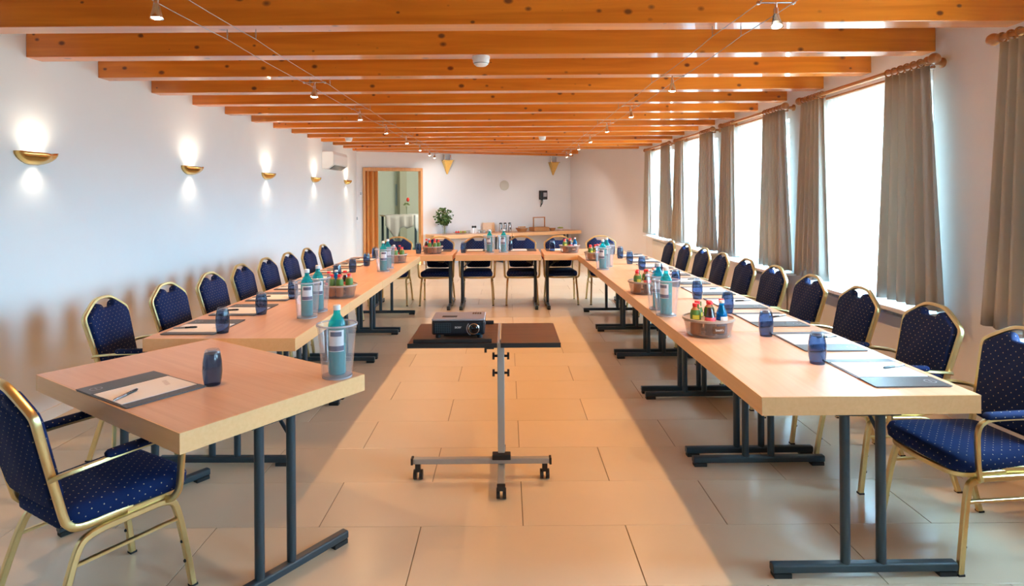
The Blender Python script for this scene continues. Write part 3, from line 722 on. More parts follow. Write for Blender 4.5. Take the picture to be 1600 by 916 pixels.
MB().lathe([(0.029, 0.0), (0.030, 0.010), (0.026, 0.012), (0.022, 0.004), (0.022, 0.0)], 28, mat=Lm).build('lens_ring', 'chrome', pj, smooth=True)
MB().lathe([(0.022, 0.002), (0.015, 0.007), (0.001, 0.009)], 24, mat=Lm).build('lens', 'lens', pj, smooth=True)
MB().lathe([(0.036, -0.002), (0.041, 0.004), (0.036, 0.006)], 24, a0=PI * 0.75, a1=PI * 1.35, mat=Lm).build('lens_surround', 'silver_plastic', pj, smooth=True)
MB().box((0.10, -0.085, 0.024), (0.04, 0.03, 0.006)).build('release_tab', 'blue_bottle', pj, bevel=0.002)
kp = MB()
for i in range(4):
    for j in range(3): kp.box((0.075 + 0.013 * i, 0.035 + 0.016 * j, 0.1072), (0.010, 0.010, 0.002))
kp.build('key_pad', 'brown_board', pj)
MB().box((-0.05, -0.035, 0.1072), (0.08, 0.035, 0.002)).build('focus_slot', 'black_plastic', pj)
lg = link('logo_lettering', text_mesh('acer', 0.021, 'label_white'), pj); lg.location = (0.0, -0.1012, 0.062); lg.rotation_euler = (PI / 2, 0, 0)

# ------------------------------------------------------------------ place settings
def pad_mesh():
    t = thing('desk_pad', 'x', 'desk pad', group='leather desk pads')
    def rr(x0, x1, y0, y1, r):
        pts = []
        for (cx, cy, a0) in ((x1 - r, y1 - r, 0), (x0 + r, y1 - r, 90), (x0 + r, y0 + r, 180), (x1 - r, y0 + r, 270)):
            for q in range(4):
                a = math.radians(a0 + 30 * q); pts.append((cx + r * math.cos(a), cy + r * math.sin(a)))
        return pts
    MB().prism(rr(-0.21, 0.21, -0.16, 0.16, 0.012), 0.0005, 0.004).build('base', 'pad_leather', t)
    e = MB().box((-0.145, 0, 0.0052), (0.13, 0.318, 0.002)).build('side_flap', 'pad_leather', t)
    MB().lathe([(0.020, 0), (0.022, 0.0004), (0.024, 0)], 20, (-0.145, -0.11, 0.0064)).box((-0.145, -0.11, 0.0064), (0.022, 0.004, 0.0006)).build('emblem', 'emblem', e)
    MB().box((0.185, 0, 0.0052), (0.05, 0.318, 0.002)).build('side_flap', 'pad_leather', t)
    return t
def paper_mesh():
    t = thing('writing_pad', 'x', 'paper', group='writing paper on the desk pads')
    MB().box((0, 0, 0.0012), (0.228, 0.300, 0.0020)).build('sheet', 'paper', t)
    pr = MB()
    for i in range(4): pr.box((-0.05 + 0.02 * i, 0.10 - 0.006 * i, 0.0024), (0.016, 0.02, 0.0003))
    pr.build('faint_crest', 'faint_print', t)
    return t
def pen_mesh():
    t = thing('ballpoint_pen', 'x', 'pen', group='ballpoint pens on the writing paper')
    MB().tube([(-0.068, 0, 0.0055), (-0.058, 0, 0.0055), (0.0, 0, 0.0055)], [0.0015, 0.0048, 0.0052], 10).build('barrel', 'pen_metal', t, smooth=True)
    MB().tube([(0.0, 0, 0.0055), (0.06, 0, 0.0055), (0.068, 0, 0.0055)], [0.0052, 0.0052, 0.003], 10).build('cap', 'projector_black', t, smooth=True)
    MB().box((0.045, 0, 0.0118), (0.035, 0.003, 0.0015)).build('clip', 'chrome', t)
    return t
GH = 0.150
def glass_mesh():
    t = thing('tumbler', 'x', 'glass', group='upturned blue tumblers')
    out = [(0.0320, 0.0), (0.0375, 0.03), (0.0400, 0.06), (0.0380, 0.10), (0.0320, 0.135)]
    prof = out + [(0.0295, 0.135), (0.0355, 0.10), (0.0375, 0.06), (0.0350, 0.03), (0.0300, 0.0)]
    MB().lathe(prof, 22).build('wall', 'blue_glass', t, smooth=True)
    MB().lathe([(0.0320, 0.1352), (0.0300, 0.144), (0.027, GH), (0.022, GH + 0.002), (0.018, GH - 0.006), (0.001, GH - 0.008)], 22).build('base', 'blue_glass_base', t, smooth=True)
    MB().lathe([(0.0295, 0.1345), (0.02, 0.128), (0.001, 0.127)], 22).build('inner_base', 'blue_glass', t, smooth=True)
    return t
pad0, pap0, pen0, gla0 = pad_mesh(), paper_mesh(), pen_mesh(), glass_mesh()
first = {}
def put(o, label, loc, rz):
    if o.name in first: return dup(o, label, loc, rz)
    first[o.name] = 1; o['label'] = label; o.location = loc; o.rotation_euler = (0, 0, rz); return o
def setting(x, y, rz, where, pen=True):
    put(pad0, 'dark leather desk pad ' + where, (x, y, TH), rz)
    ox = 0.04; c, s_ = math.cos(rz), math.sin(rz)
    put(pap0, 'white writing paper on the desk pad ' + where, (x + ox * c, y + ox * s_, TH + 0.0042), rz)
    if pen:
        ox, oy = 0.06, -0.09
        put(pen0, 'pen on the paper ' + where, (x + ox * c - oy * s_, y + ox * s_ + oy * c, TH + 0.0066), rz + math.radians(115 + random.uniform(-15, 15)))
WR = ['at the %s window-side seat' % (ORD[i] if i else 'closest') for i in range(10)]
for i in range(10):
    q = Vector((1.0, 2.43)) + RDV * (0.31 + 0.582 * i) + RNV * 0.672
    setting(q.x, q.y, math.atan2(RDV.y, RDV.x) , WR[i])
WLS = ['at the %s plain-wall seat' % (ORD[i] if i else 'closest') for i in range(8)]
for i in range(8):
    q = Vector((-1.2, 3.49)) + LDV * (0.30 + 0.565 * i) + LNV * 0.665
    setting(q.x, q.y, math.atan2(LDV.y, LDV.x) - PI, WLS[i])
setting(*P(221, 608, TH).xy, math.radians(-33), 'on the skewed foreground table')
WFS = ['at the head seat ' + q for q in ('nearest the doorway', 'below the leafy plant', 'third from the doorway', 'fourth from the doorway', 'fifth from the doorway')]
for i in range(1, 5):
    setting(FX[i], FY + TWID - 0.175, PI, WFS[i], pen=False)
def gl(px, py, label):
    p = P(px, py, TH); put(gla0, label, (p.x, p.y, TH), random.uniform(0, 3))
for i, (px, py) in enumerate([(1277, 568), (1197, 525), (1137, 489), (1089.6, 467), (1056, 448), (1029, 434), (1003, 422), (984, 412.5), (969, 404), (956.5, 397.5)]):
    gl(px, py, 'upturned blue tumbler, %s from the camera along the window-side tables' % (ORD[i] if i else 'closest'))
for i, (px, py) in enumerate([(348, 520), (408.5, 491), (458, 467), (527, 437), (551, 425.5), (573, 415.5), (586, 404.5)]):
    gl(px, py, 'upturned blue tumbler, %s from the camera along the plain-wall tables' % (ORD[i] if i else 'closest'))
gl(332, 601, 'upturned dark tumbler on the skewed foreground table')
for (px, py, q) in ((654, 396.3, 'nearest the doorway'), (724, 395.3, 'left of the paired coolers'), (797, 391.2, 'right of the paired coolers'), (863, 392.6, 'beside the snack tub')):
    gl(px, py, 'upturned blue tumbler on the head tables, ' + q)

# water coolers and bottles
def cooler_mesh():
    t = thing('bottle_cooler', 'x', 'bottle cooler', group='clear acrylic bottle coolers')
    MB().lathe([(0.048, 0.006), (0.062, 0.006), (0.064, 0.0), (0.066, 0.006), (0.084, 0.222), (0.090, 0.226), (0.090, 0.232), (0.083, 0.234), (0.079, 0.228), (0.061, 0.012), (0.001, 0.012)], 28).build('body', 'acrylic', t, smooth=True)
    MB().tube([(0.087 * math.cos(2 * PI * j / 28), 0.087 * math.sin(2 * PI * j / 28), 0.234) for j in range(28)], 0.0042, 6, closed=True).build('rim', 'acrylic_rim', t, smooth=True)
    MB().lathe([(0.001, -0.0), (0.0655, 0.0), (0.0665, 0.007), (0.001, 0.0075)], 28).build('bottom', 'acrylic_rim', t, smooth=True)
    return t
def bottle_mesh():
    t = thing('water_bottle', 'x', 'bottle', group='green glass water bottles')
    MB().lathe([(0.001, 0.0), (0.034, 0.0), (0.039, 0.006), (0.039, 0.205), (0.036, 0.228), (0.027, 0.247), (0.0165, 0.262), (0.0145, 0.272), (0.0145, 0.292)], 24).build('glass', 'teal_glass', t, smooth=True)
    MB().lathe([(0.001, 0.004), (0.036, 0.004), (0.036, 0.13), (0.001, 0.13)], 24).build('water', 'teal_water', t, smooth=True)
    MB().lathe([(0.0165, 0.284), (0.0165, 0.304), (0.012, 0.307), (0.001, 0.307)], 18).build('cap', 'label_white', t, smooth=True)
    lb = MB().lathe([(0.0395, 0.105), (0.0398, 0.106), (0.0398, 0.198), (0.0395, 0.199)], 12, a0=-PI * 0.5 - 0.85, a1=-PI * 0.5 + 1.0).build('label', 'label_white', t, smooth=True)
    MB().lathe([(0.0402, 0.108), (0.0402, 0.130)], 12, a0=-PI * 0.5 - 0.84, a1=-PI * 0.5 + 0.99).lathe([(0.0402, 0.172), (0.0402, 0.192)], 12, a0=-PI * 0.5 - 0.6, a1=-PI * 0.5 + 0.7).build('label_print', 'label_navy', lb, smooth=True)
    return t
coo0, bot0 = cooler_mesh(), bottle_mesh()
def cooler(px, py, where, twist=0.0, n=1):
    p = P(px, py, TH); put(coo0, 'clear acrylic bottle cooler ' + where, (p.x, p.y, TH), 0.0)
    put(bot0, 'green glass water bottle in the cooler ' + where, (p.x, p.y, TH + 0.0125), math.atan2(-p.x, p.y) * -1 + twist)
cooler(527, 588, 'on the skewed foreground table', 0.35)
cooler(480, 496, 'front of the pair by the plain-wall tub', 0.6)
cooler(497, 486, 'back of the pair by the plain-wall tub', 0.5)
cooler(599, 424, 'front one of the far pair by the doorway', 0.5)
cooler(606, 419, 'back one of the far pair by the doorway', 0.5)
cooler(765, 394.6, 'left one of the pair on the head tables', -0.5)
cooler(787, 394.3, 'right one of the pair on the head tables', -0.4)
cooler(1041, 493, 'front one of the pair on the window-side tables', -1.1)
cooler(1029, 483, 'back one of the pair on the window-side tables', -1.1)
cooler(942, 421, 'front one of the far window-side pair', -0.9)
cooler(948, 416.5, 'back one of the far window-side pair', -0.9)

# snack tubs with small bottles
HOLES = [(-0.078, -0.026, 'juice'), (-0.047, 0.054, 'juice'), (-0.008, -0.066, 'cola'), (0.022, 0.062, 'juice'), (0.062, -0.044, 'water'), (0.080, 0.024, 'cola')]
def tub_mesh():
    t = thing('snack_tub', 'x', 'tub', group='round drink and snack tubs')
    MB().lathe([(0.001, 0.004), (0.112, 0.004), (0.116, 0.0), (0.119, 0.004), (0.140, 0.098), (0.137, 0.098), (0.116, 0.010)], 36).build('bowl', 'tub_clear', t, smooth=True)
    bm = bmesh.new()
    def circ(cx, cy, r, n):
        vs = [bm.verts.new((cx + r * math.cos(2 * PI * j / n), cy + r * math.sin(2 * PI * j / n), 0.094)) for j in range(n)]
        return [bm.edges.new((vs[j], vs[(j + 1) % n])) for j in range(n)]
    es = circ(0, 0, 0.136, 36)
    for (x, y, k) in HOLES: es += circ(x, y, 0.0325, 16)
    bmesh.ops.triangle_fill(bm, use_beauty=True, use_dissolve=False, edges=es)
    me = bpy.data.meshes.new('lid'); bm.to_mesh(me); bm.free(); me.materials.append(M['taupe_plastic'])
    lid = link('lid', me, t)
    MB().lathe([(0.1365, 0.090), (0.1435, 0.090), (0.1445, 0.102), (0.1365, 0.103), (0.1365, 0.090)], 36).build('rim', 'taupe_plastic', t, smooth=True)
    pk = MB()
    for a in range(7):
        an = a * 0.9 + 1.9; pk.box((0.03 * math.cos(an) - 0.0, 0.02 * math.sin(an), 0.024 + 0.006 * a), (0.05, 0.03, 0.010))
    pk.build('snack_packet', 'juice_orange', t)
    a0 = -PI / 2 + 0.18
    lb = MB().lathe([(0.1262, 0.032), (0.1355, 0.074)], 8, a0=a0 - 0.27, a1=a0 + 0.27).build('label', 'brown_board', t, smooth=True)
    tx = link('label_lettering', text_mesh("Snack's", 0.0165, 'label_white', 0.0005), lb)
    tx.location = (0.1338 * math.cos(a0), 0.1338 * math.sin(a0), 0.053); tx.rotation_euler = (PI / 2 + 0.217 - 0.434, 0, a0 + PI / 2)
    return t
def small_bottles():
    j = thing('juice_bottle', 'x', 'bottle', group='small juice bottles')
    MB().lathe([(0.001, 0), (0.027, 0), (0.029, 0.004), (0.029, 0.118), (0.024, 0.134), (0.015, 0.148), (0.0135, 0.158)], 18).build('glass', 'juice_orange', j, smooth=True)
    lb = MB().lathe([(0.0294, 0.075), (0.0297, 0.076), (0.0297, 0.118), (0.0246, 0.136)], 18).build('label', 'green_label', j, smooth=True)
    MB().lathe([(0.0301, 0.085), (0.0301, 0.108)], 8, a0=-2.2, a1=-0.9).build('label_patch', 'yellow_label', lb, smooth=True)
    MB().lathe([(0.0165, 0.152), (0.0165, 0.168), (0.014, 0.171), (0.001, 0.171)], 16).build('cap', 'red_plastic', j, smooth=True)
    MB().box((0.013, -0.012, 0.150), (0.009, 0.003, 0.036)).build('seal_strip', 'green_label', j)
    c = thing('cola_bottle', 'x', 'bottle', group='small cola bottles')
    MB().lathe([(0.001, 0), (0.026, 0), (0.028, 0.004), (0.028, 0.098), (0.025, 0.115), (0.017, 0.138), (0.0145, 0.15)], 18).build('drink', 'cola', c, smooth=True)
    MB().lathe([(0.0145, 0.150), (0.0135, 0.165), (0.0135, 0.176)], 16).build('neck', 'clear_glass', c, smooth=True)
    MB().lathe([(0.0284, 0.078), (0.0288, 0.079), (0.0288, 0.100), (0.0284, 0.101)], 18).build('label', 'pink_label', c, smooth=True)
    MB().lathe([(0.0155, 0.172), (0.0155, 0.184), (0.013, 0.187), (0.001, 0.187)], 16).build('cap', 'red_plastic', c, smooth=True)
    w_ = thing('mineral_water_bottle', 'x', 'bottle', group='small mineral water bottles')
    MB().lathe([(0.001, 0), (0.028, 0), (0.030, 0.004), (0.030, 0.112), (0.026, 0.132), (0.016, 0.152), (0.0135, 0.165), (0.0135, 0.180)], 18).build('glass', 'blue_bottle', w_, smooth=True)
    MB().lathe([(0.001, 0.003), (0.0275, 0.003), (0.0275, 0.12), (0.001, 0.12)], 18).build('water', 'blue_bottle', w_, smooth=True)
    MB().lathe([(0.0304, 0.080), (0.0307, 0.081), (0.0307, 0.102), (0.0304, 0.103)], 12, a0=-2.1, a1=-0.5).build('label', 'label_white', w_, smooth=True)
    MB().lathe([(0.0150, 0.176), (0.0150, 0.188), (0.012, 0.190), (0.001, 0.190)], 16).build('cap', 'label_white', w_, smooth=True)
    return {'juice': j, 'cola': c, 'water': w_}
tub0 = tub_mesh(); sb0 = small_bottles()
HN = {0: 'leftmost small juice bottle', 1: 'rear left small juice bottle', 2: 'front small cola bottle', 3: 'rear right small juice bottle', 4: 'small blue water bottle', 5: 'rear right small cola bottle'}
def tub(px, py, where, rz=0.0):
    p = P(px, py, TH); put(tub0, 'round snack tub with taupe lid ' + where, (p.x, p.y, TH), rz)
    for i, (x, y, k) in enumerate(HOLES):
        c, s_ = math.cos(rz), math.sin(rz)
        put(sb0[k], HN[i] + ' in the tub ' + where, (p.x + x * c - y * s_, p.y + x * s_ + y * c, TH + 0.0125), rz + random.uniform(-0.5, 0.5))
tub(1107, 523, 'nearest the camera', -0.05)
tub(530, 463.5, 'midway along the plain-wall tables', 2.75)
tub(1009, 458, 'midway along the window-side tables', 0.1)
tub(618, 410, 'at the far corner by the doorway', 2.6)
tub(676, 396.2, 'on the left head table', 3.0)
tub(890, 394.4, 'on the right head table', 0.2)
tub(931, 406.5, 'at the far end of the window-side tables', 0.3)

# ------------------------------------------------------------------ curtains
RODX, SHX, RZ = XR - 0.15, XR - 0.075, 2.395
def sheet(y0t, y1t, y0b, y1b, zt, zb, x, folds, amp, n=72, rows=14, seed=0, ampb=1.6, hang=1.0):
    rnd = random.Random(seed); ph = [rnd.uniform(-0.5, 0.5) for _ in range(folds + 2)]
    vs = []; fs = []
    for r in range(rows + 1):
        t = r / rows; e = t ** hang
        for i in range(n + 1):
            s_ = i / n
            y = (y0t + (y0b - y0t) * e) * (1 - s_) + (y1t + (y1b - y1t) * e) * s_
            k = s_ * folds; ki = int(min(k, folds - 1e-6)); pf = ph[ki] * (1 - (k - ki)) + ph[ki + 1] * (k - ki)
            a = amp * (0.75 + (ampb - 0.75) * t) * (0.8 + 0.4 * pf)
            xx = x + a * math.sin(2 * PI * k + 1.6 * pf * t) - 0.35 * a * math.sin(4 * PI * k + pf)
            vs.append((xx, y + 0.010 * math.sin(2 * PI * k * 1.0 + 1.1) * t, zt + (zb - zt) * t))
    for r in range(rows):
        for i in range(n): fs.append((r * (n + 1) + i, r * (n + 1) + i + 1, (r + 1) * (n + 1) + i + 1, (r + 1) * (n + 1) + i))
    return vs, fs
CW = ['behind the viewer', 'nearest the viewer', 'second from the viewer', 'third from the viewer', 'fourth from the viewer', 'farthest from the viewer']
for i, c in enumerate(WIN):
    y0, y1 = c - 0.90, c + 0.88
    rd = thing('curtain_rod', 'double wooden curtain rod with rings and ball ends, window ' + CW[i], 'curtain rod', (0, 0, 0), group='wooden curtain rods')
    MB().tube([(RODX, y0 + 0.03, RZ), (RODX, y1 - 0.03, RZ)], 0.016, 12).build('rod', 'rod_wood', rd, smooth=True)
    MB().tube([(SHX, y0 + 0.10, RZ - 0.03), (SHX, y1 - 0.10, RZ - 0.03)], 0.010, 10).build('inner_rod', 'rod_wood', rd, smooth=True)
    for s, yy in ((-1, y0), (1, y1)):
        MB().lathe([(0.001, 0.0), (0.02, 0.004), (0.033, 0.022), (0.036, 0.04), (0.030, 0.058), (0.018, 0.068), (0.024, 0.074), (0.024, 0.084), (0.016, 0.09)], 16, mat=Matrix.Translation((RODX, yy, RZ)) @ Matrix.Rotation(-s * -PI / 2, 4, 'X') @ Matrix.Translation((0, 0, -0.05))).build('finial', 'rod_wood', rd, smooth=True)
        yb = yy - s * 0.12
        MB().lathe([(0.032, 0.0), (0.034, 0.012), (0.018, 0.022), (0.014, 0.05), (0.020, 0.065), (0.014, 0.08), (0.015, 0.13), (0.020, 0.145)], 14, mat=Matrix.Translation((XR, yb, RZ)) @ Matrix.Rotation(-PI / 2, 4, 'Y')).build('bracket', 'rod_wood', rd, smooth=True)
    for (ya, yb_) in ((y0 + 0.05, y0 + 0.46), (y1 - 0.40, y1 - 0.05)):
        for q in range(7):
            yy = ya + (yb_ - ya) * q / 6
            MB().tube([(RODX + 0.026 * math.cos(a), yy, RZ - 0.004 + 0.026 * math.sin(a)) for a in [2 * PI * j / 16 for j in range(16)]], 0.005, 6, ref=(0, 1, 0), closed=True).build('curtain_ring', 'rod_wood', rd, smooth=True)
    for (q, ya, yb_, yc, yd) in (('near side', c - 0.86, c - 0.42, c - 0.95, c - 0.34), ('far side', c + 0.46, c + 0.84, c + 0.40, c + 0.97)):
        vs, fs = sheet(ya, yb_, yc, yd, RZ - 0.030, 0.79, RODX, 6, 0.036, seed=i * 2 + (q == 'far side'))
        cu = MB().add(vs, fs).build('curtain', 'curtain_cloth', None, smooth='all', fix=False)
        cu.modifiers.new('thick', 'SOLIDIFY').thickness = 0.003
        tag(cu, 'beige pleated curtain, %s of the window %s' % (q, CW[i]), 'curtain', 'beige curtains')
    vs, fs = sheet(c - 0.80, c + 0.76, c - 0.80, c + 0.76, RZ - 0.045, 0.80, SHX, 26, 0.007, n=260, rows=6, seed=40 + i, ampb=1.0)
    sh = MB().add(vs, fs).build('sheer_curtain', 'voile', None, smooth='all', fix=False)
    tag(sh, 'white sheer voile covering the window ' + CW[i], 'sheer curtain', 'white sheers')
    ra = thing('radiator', 'flat cream panel radiator under the window ' + CW[i], 'radiator', (XR - 0.05, c, 0.12), group='panel radiators')
    MB().box((0, 0, 0.27), (0.07, 1.25, 0.54)).build('panel', 'cream', ra, bevel=0.008)
    gm = MB()
    for q in range(24): gm.box((0, -0.60 + 1.2 * q / 23, 0.545), (0.05, 0.02, 0.008))
    gm.build('top_grille', 'cream', ra)['kind'] = 'stuff'
    for yy in (-0.5, 0.5): MB().box((0.0, yy, -0.06), (0.03, 0.03, 0.12)).build('foot', 'cream', ra)
    MB().tube([(0, -0.625, 0.48), (0, -0.68, 0.48)], 0.020, 12).build('thermostat_valve', 'white_plastic', ra, smooth=True)

# ------------------------------------------------------------------ brass sconces on the plain wall
def make_sconce():
    t = thing('wall_sconce', 'x', 'wall lamp', group='brass wall sconces')
    # crescent dish, open above and slotted below against the wall
    vs = []; fs = []; n, k = 18, 6
    for i in range(n + 1):
        a = -PI / 2 + PI * i / n
        for j in range(k + 1):
            t_ = j / k; th_ = 0.22 + (PI / 2 - 0.22) * t_; r = math.sin(th_); z = -0.078 * math.cos(th_)
            vs.append((0.004 + 0.115 * r * math.cos(a) + 0.010 * t_ * math.sin(i), 0.165 * r * math.sin(a), z + 0.012 * abs(math.sin(a)) * t_))
    for i in range(n):
        for j in range(k): fs.append((i * (k + 1) + j, (i + 1) * (k + 1) + j, (i + 1) * (k + 1) + j + 1, i * (k + 1) + j + 1))
    o = MB().add(vs, fs).build('dish', 'brass', t, smooth='all', fix=False); o.modifiers.new('thick', 'SOLIDIFY').thickness = 0.003
    MB().box((0.012, 0, -0.025), (0.024, 0.10, 0.05)).build('wall_plate', 'brass', t, bevel=0.004)
    MB().tube([(0.045, -0.04, -0.005), (0.045, 0.04, -0.005)], 0.009, 10).build('bulb', 'bulb', t, smooth=True)
    return t
sc0 = make_sconce()
for i, y in enumerate((4.17, 6.23, 8.22, 10.26, 12.30)):
    s_ = put(sc0, 'brass dish wall sconce, %s from the camera on the plain wall' % (ORD[i] if i else 'closest'), (XL, y, 1.845), 0)
    spot('sconce_uplight', (0.07, 0, 0.02), (-0.10, 0, 1), SCONCE_W, 165, 1.0, (1, 0.86, 0.66), s_, 0.03)
    spot('sconce_downlight', (0.07, 0, -0.088), (-0.12, 0, -1), SCONCE_W * 0.45, 140, 1.0, (1, 0.86, 0.66), s_, 0.03)

# ------------------------------------------------------------------ cable lights
ZK, CG = 2.43, 0.16
LAMPX = {'left': -1.48, 'right': 1.24}
LAMPY = {'left': [2.62, 4.78, 6.25, 7.62, 9.15, 10.6, 11.9, 12.7], 'right': [2.83, 4.60, 6.15, 7.60, 9.15, 10.6, 11.9, 12.7]}
BEAMY = [4.12 + 0.727 * k + BW / 2 for k in range(-7, 14)]
HS = BEAMY[0::2]
for side in ('left', 'right'):
    for q, nm in ((-1, 'left'), (1, 'right')):
        x = LAMPX[side] + q * CG / 2
        cbt = thing('lamp_cable', 'thin low-voltage steel cable, %s of the pair over the %s tables' % (nm, 'plain-wall' if side == 'left' else 'window-side'), 'cable', (x, 0, 0), group='lamp cables')
        hs = HS; pts = []
        for i in range(len(hs) - 1):
            for k in range(8):
                t_ = k / 8; pts.append((0, hs[i] + (hs[i + 1] - hs[i]) * t_, ZK - 0.02 * 4 * t_ * (1 - t_) * 0.5))
        pts.append((0, hs[-1], ZK))
        MB().tube(pts, 0.0022, 5).build('wire', 'cable_steel', cbt, smooth=True)
        for y in hs:
            hg = MB()
            for k in range(3):
                zc = ZB - 0.010 - 0.0185 * k
                hg.tube([(0.004 * math.cos(a) if k % 2 else 0, y + (0 if k % 2 else 0.004 * math.cos(a)), zc + 0.0105 * math.sin(a)) for a in [2 * PI * j / 8 for j in range(8)]], 0.0014, 4, ref=(1, 0.3, 0), closed=True)
            hg.build('chain_hanger', 'cable_steel', cbt)
def make_lamp():
    t = thing('cable_spotlight', 'x', 'spotlight', group='cable spotlights')
    MB().tube([(-CG / 2 - 0.01, 0, 0), (CG / 2 + 0.01, 0, 0)], 0.004, 8).build('crossbar', 'chrome', t, smooth=True)
    for q in (-1, 1): MB().box((q * CG / 2, 0, 0), (0.014, 0.02, 0.016)).build('cable_clamp', 'chrome', t, bevel=0.002)
    MB().tube([(0, 0, 0), (0, 0, -0.05)], 0.006, 8).cyl((0, 0, -0.052), 0.012, 0.025, 10).build('stem', 'chrome', t, smooth=True)
    return t
def lamp_head():
    h = MB().lathe([(0.010, 0.0), (0.014, -0.012), (0.018, -0.03), (0.027, -0.062), (0.027, -0.066), (0.024, -0.064), (0.012, -0.03)], 18).mesh('shade', 'chrome', smooth=True)
    b_ = MB().lathe([(0.012, -0.036), (0.0235, -0.060), (0.015, -0.067), (0.001, -0.069)], 18).mesh('bulb', 'bulb', smooth=True)
    return h, b_
lamp0 = make_lamp(); HME, BME = lamp_head()
for side in ('left', 'right'):
    for i, y in enumerate(LAMPY[side]):
        hi_ = max(k for k in range(len(HS) - 1) if HS[k] <= y); tf = (y - HS[hi_]) / (HS[hi_ + 1] - HS[hi_]) if hi_ + 1 < len(HS) else 0
        zl = ZK - 0.04 * tf * (1 - tf)
        s_ = put(lamp0, 'small chrome cable spotlight, %s from the camera over the %s tables' % (ORD[i] if i else 'closest', 'plain-wall' if side == 'left' else 'window-side'), (LAMPX[side], y, zl + 0.001), 0)
        ax = [0.05, -0.10, 0.12, -0.05, 0.2, 0.05, -0.1, 0.0][i]; ay = [-0.05, -0.10, -0.05, 0.1, -0.1, 0.35, 0.6, 1.0][i]
        rot = Vector((ax, ay, -1)).to_track_quat('-Z', 'Y').to_euler()
        hd = link('shade', HME, s_); hd.location = (0, 0, -0.05); hd.rotation_euler = rot
        bl = link('bulb', BME, hd)
        dv = Vector((ax, ay, -1)).normalized()
        spot('spot_beam', Vector((0, 0, -0.05)) + dv * 0.078, dv, SPOT_W * (1.0 if i < 6 else 0.9), 118 if i < 6 else 105, 0.6, WARM if i < 5 else (1, 0.95, 0.90), s_, 0.022)
lamp0.name = 'cable_spotlight'

# ------------------------------------------------------------------ smoke detectors, air conditioner, wall items
def make_det():
    t = thing('smoke_detector', 'x', 'smoke detector', group='white smoke detectors')
    MB().cyl((0, 0, -0.018), 0.060, 0.018, 28).build('base', 'white_plastic', t, smooth=True)
    MB().lathe([(0.056, -0.018), (0.056, -0.036), (0.048, -0.052), (0.035, -0.064), (0.001, -0.066)], 28).build('cover', 'white_plastic', t, smooth=True)
    MB().lathe([(0.0495, -0.050), (0.0510, -0.047)], 28).build('vent_slot', 'black_plastic', t)
    return t
det0 = make_det()
def on_beam(px, kk):
    y = 4.12 + 0.727 * kk + BW / 2; return ((px - CX) / F * y, y, ZB)
put(det0, 'large white smoke detector under the second beam in view', on_beam(753, 0), 0)
put(det0, 'distant white smoke detector above the air conditioner end of the ceiling', on_beam(545.5, 8), 0)
put(det0, 'distant white smoke detector on a beam right of centre', on_beam(848, 8), 0)

ac = thing('air_conditioner', 'white wall-mounted air conditioner high on the plain wall', 'air conditioner', (XL, 11.18, 2.02))
vs = [(0.0, 0.0), (0.10, 0.0), (0.20, 0.07), (0.205, 0.25), (0.19, 0.30), (0.0, 0.30)]
b_ = MB(); b_.rings([[Vector((x, yy, z)) for x, z in vs] for yy in (-0.47, 0.47)]); b_.build('casing', 'white_plastic', ac, bevel=0.008)
MB().rings([[Vector((x, yy, z)) for x, z in ((0.105, -0.002), (0.196, 0.062), (0.200, 0.058), (0.11, -0.008))] for yy in (-0.38, 0.38)]).build('air_outlet', 'table_leg', ac)
MB().box((0.2065, 0, 0.16), (0.004, 0.90, 0.15)).build('front_panel', 'white_paint', ac, bevel=0.0015)

def backm(px, z, off=0.0): return bwp(bw(px), off, z)
pt = tag(MB().cyl((0, 0, 0), 0.118, 0.02, 40, Matrix.Rotation(PI / 2, 4, 'X')).build('wall_speaker', 'plate_grey', smooth=True, bevel=0.005), 'round grey speaker disc flush on the end wall', 'speaker')
pp = backm(788, 1.765, 0.001); pt.location = pp; pt.rotation_euler = (0, 0, BANG)
ph = thing('wall_telephone', 'black wall telephone on the end wall above the buffet', 'telephone', backm(847.5, 1.27, 0.0), BANG)
MB().box((0.0, -0.04, 0.26), (0.20, 0.08, 0.22)).build('body', 'black_plastic', ph, bevel=0.012)
MB().box((-0.075, -0.095, 0.24), (0.045, 0.035, 0.22)).build('handset', 'projector_black', ph, bevel=0.012)
MB().box((0.03, -0.083, 0.27), (0.09, 0.006, 0.10)).build('display', 'silver_plastic', ph)
MB().tube(cr([(-0.075, -0.09, 0.13), (-0.075, -0.06, 0.0), (-0.07, -0.03, -0.01), (-0.03, -0.05, 0.06), (-0.01, -0.03, 0.15)]), 0.010, 8).build('cord', 'black_plastic', ph, smooth=True)
for (px, q, py0) in ((698.5, 'left', 0), (864, 'right', 0)):
    g = thing('end_wall_sconce', 'gold inverted pyramid uplighter on the %s of the end wall' % q, 'wall lamp', backm(px, 2.02, 0.0), BANG, group='gold end-wall uplighters')
    vs = [(-0.125, 0, 0.30), (0.125, 0, 0.30), (0.10, -0.13, 0.30), (-0.10, -0.13, 0.30), (-0.012, 0, 0), (0.012, 0, 0), (0.010, -0.02, 0.0), (-0.010, -0.02, 0.0)]
    MB().add(vs, [(0, 1, 5, 4), (1, 2, 6, 5), (2, 3, 7, 6), (3, 0, 4, 7), (4, 5, 6, 7)]).build('shade', 'brass', g)
    MB().box((0, -0.068, 0.31), (0.26, 0.14, 0.014)).build('top_rim', 'brass', g, bevel=0.003)
    for s in (-1, 1): MB().tube([(s * 0.07, -0.05, 0.317), (s * 0.07, -0.05, 0.43), (s * 0.07, -0.0, 0.43)], 0.012, 10).build('bracket', 'chrome', g, smooth=True)
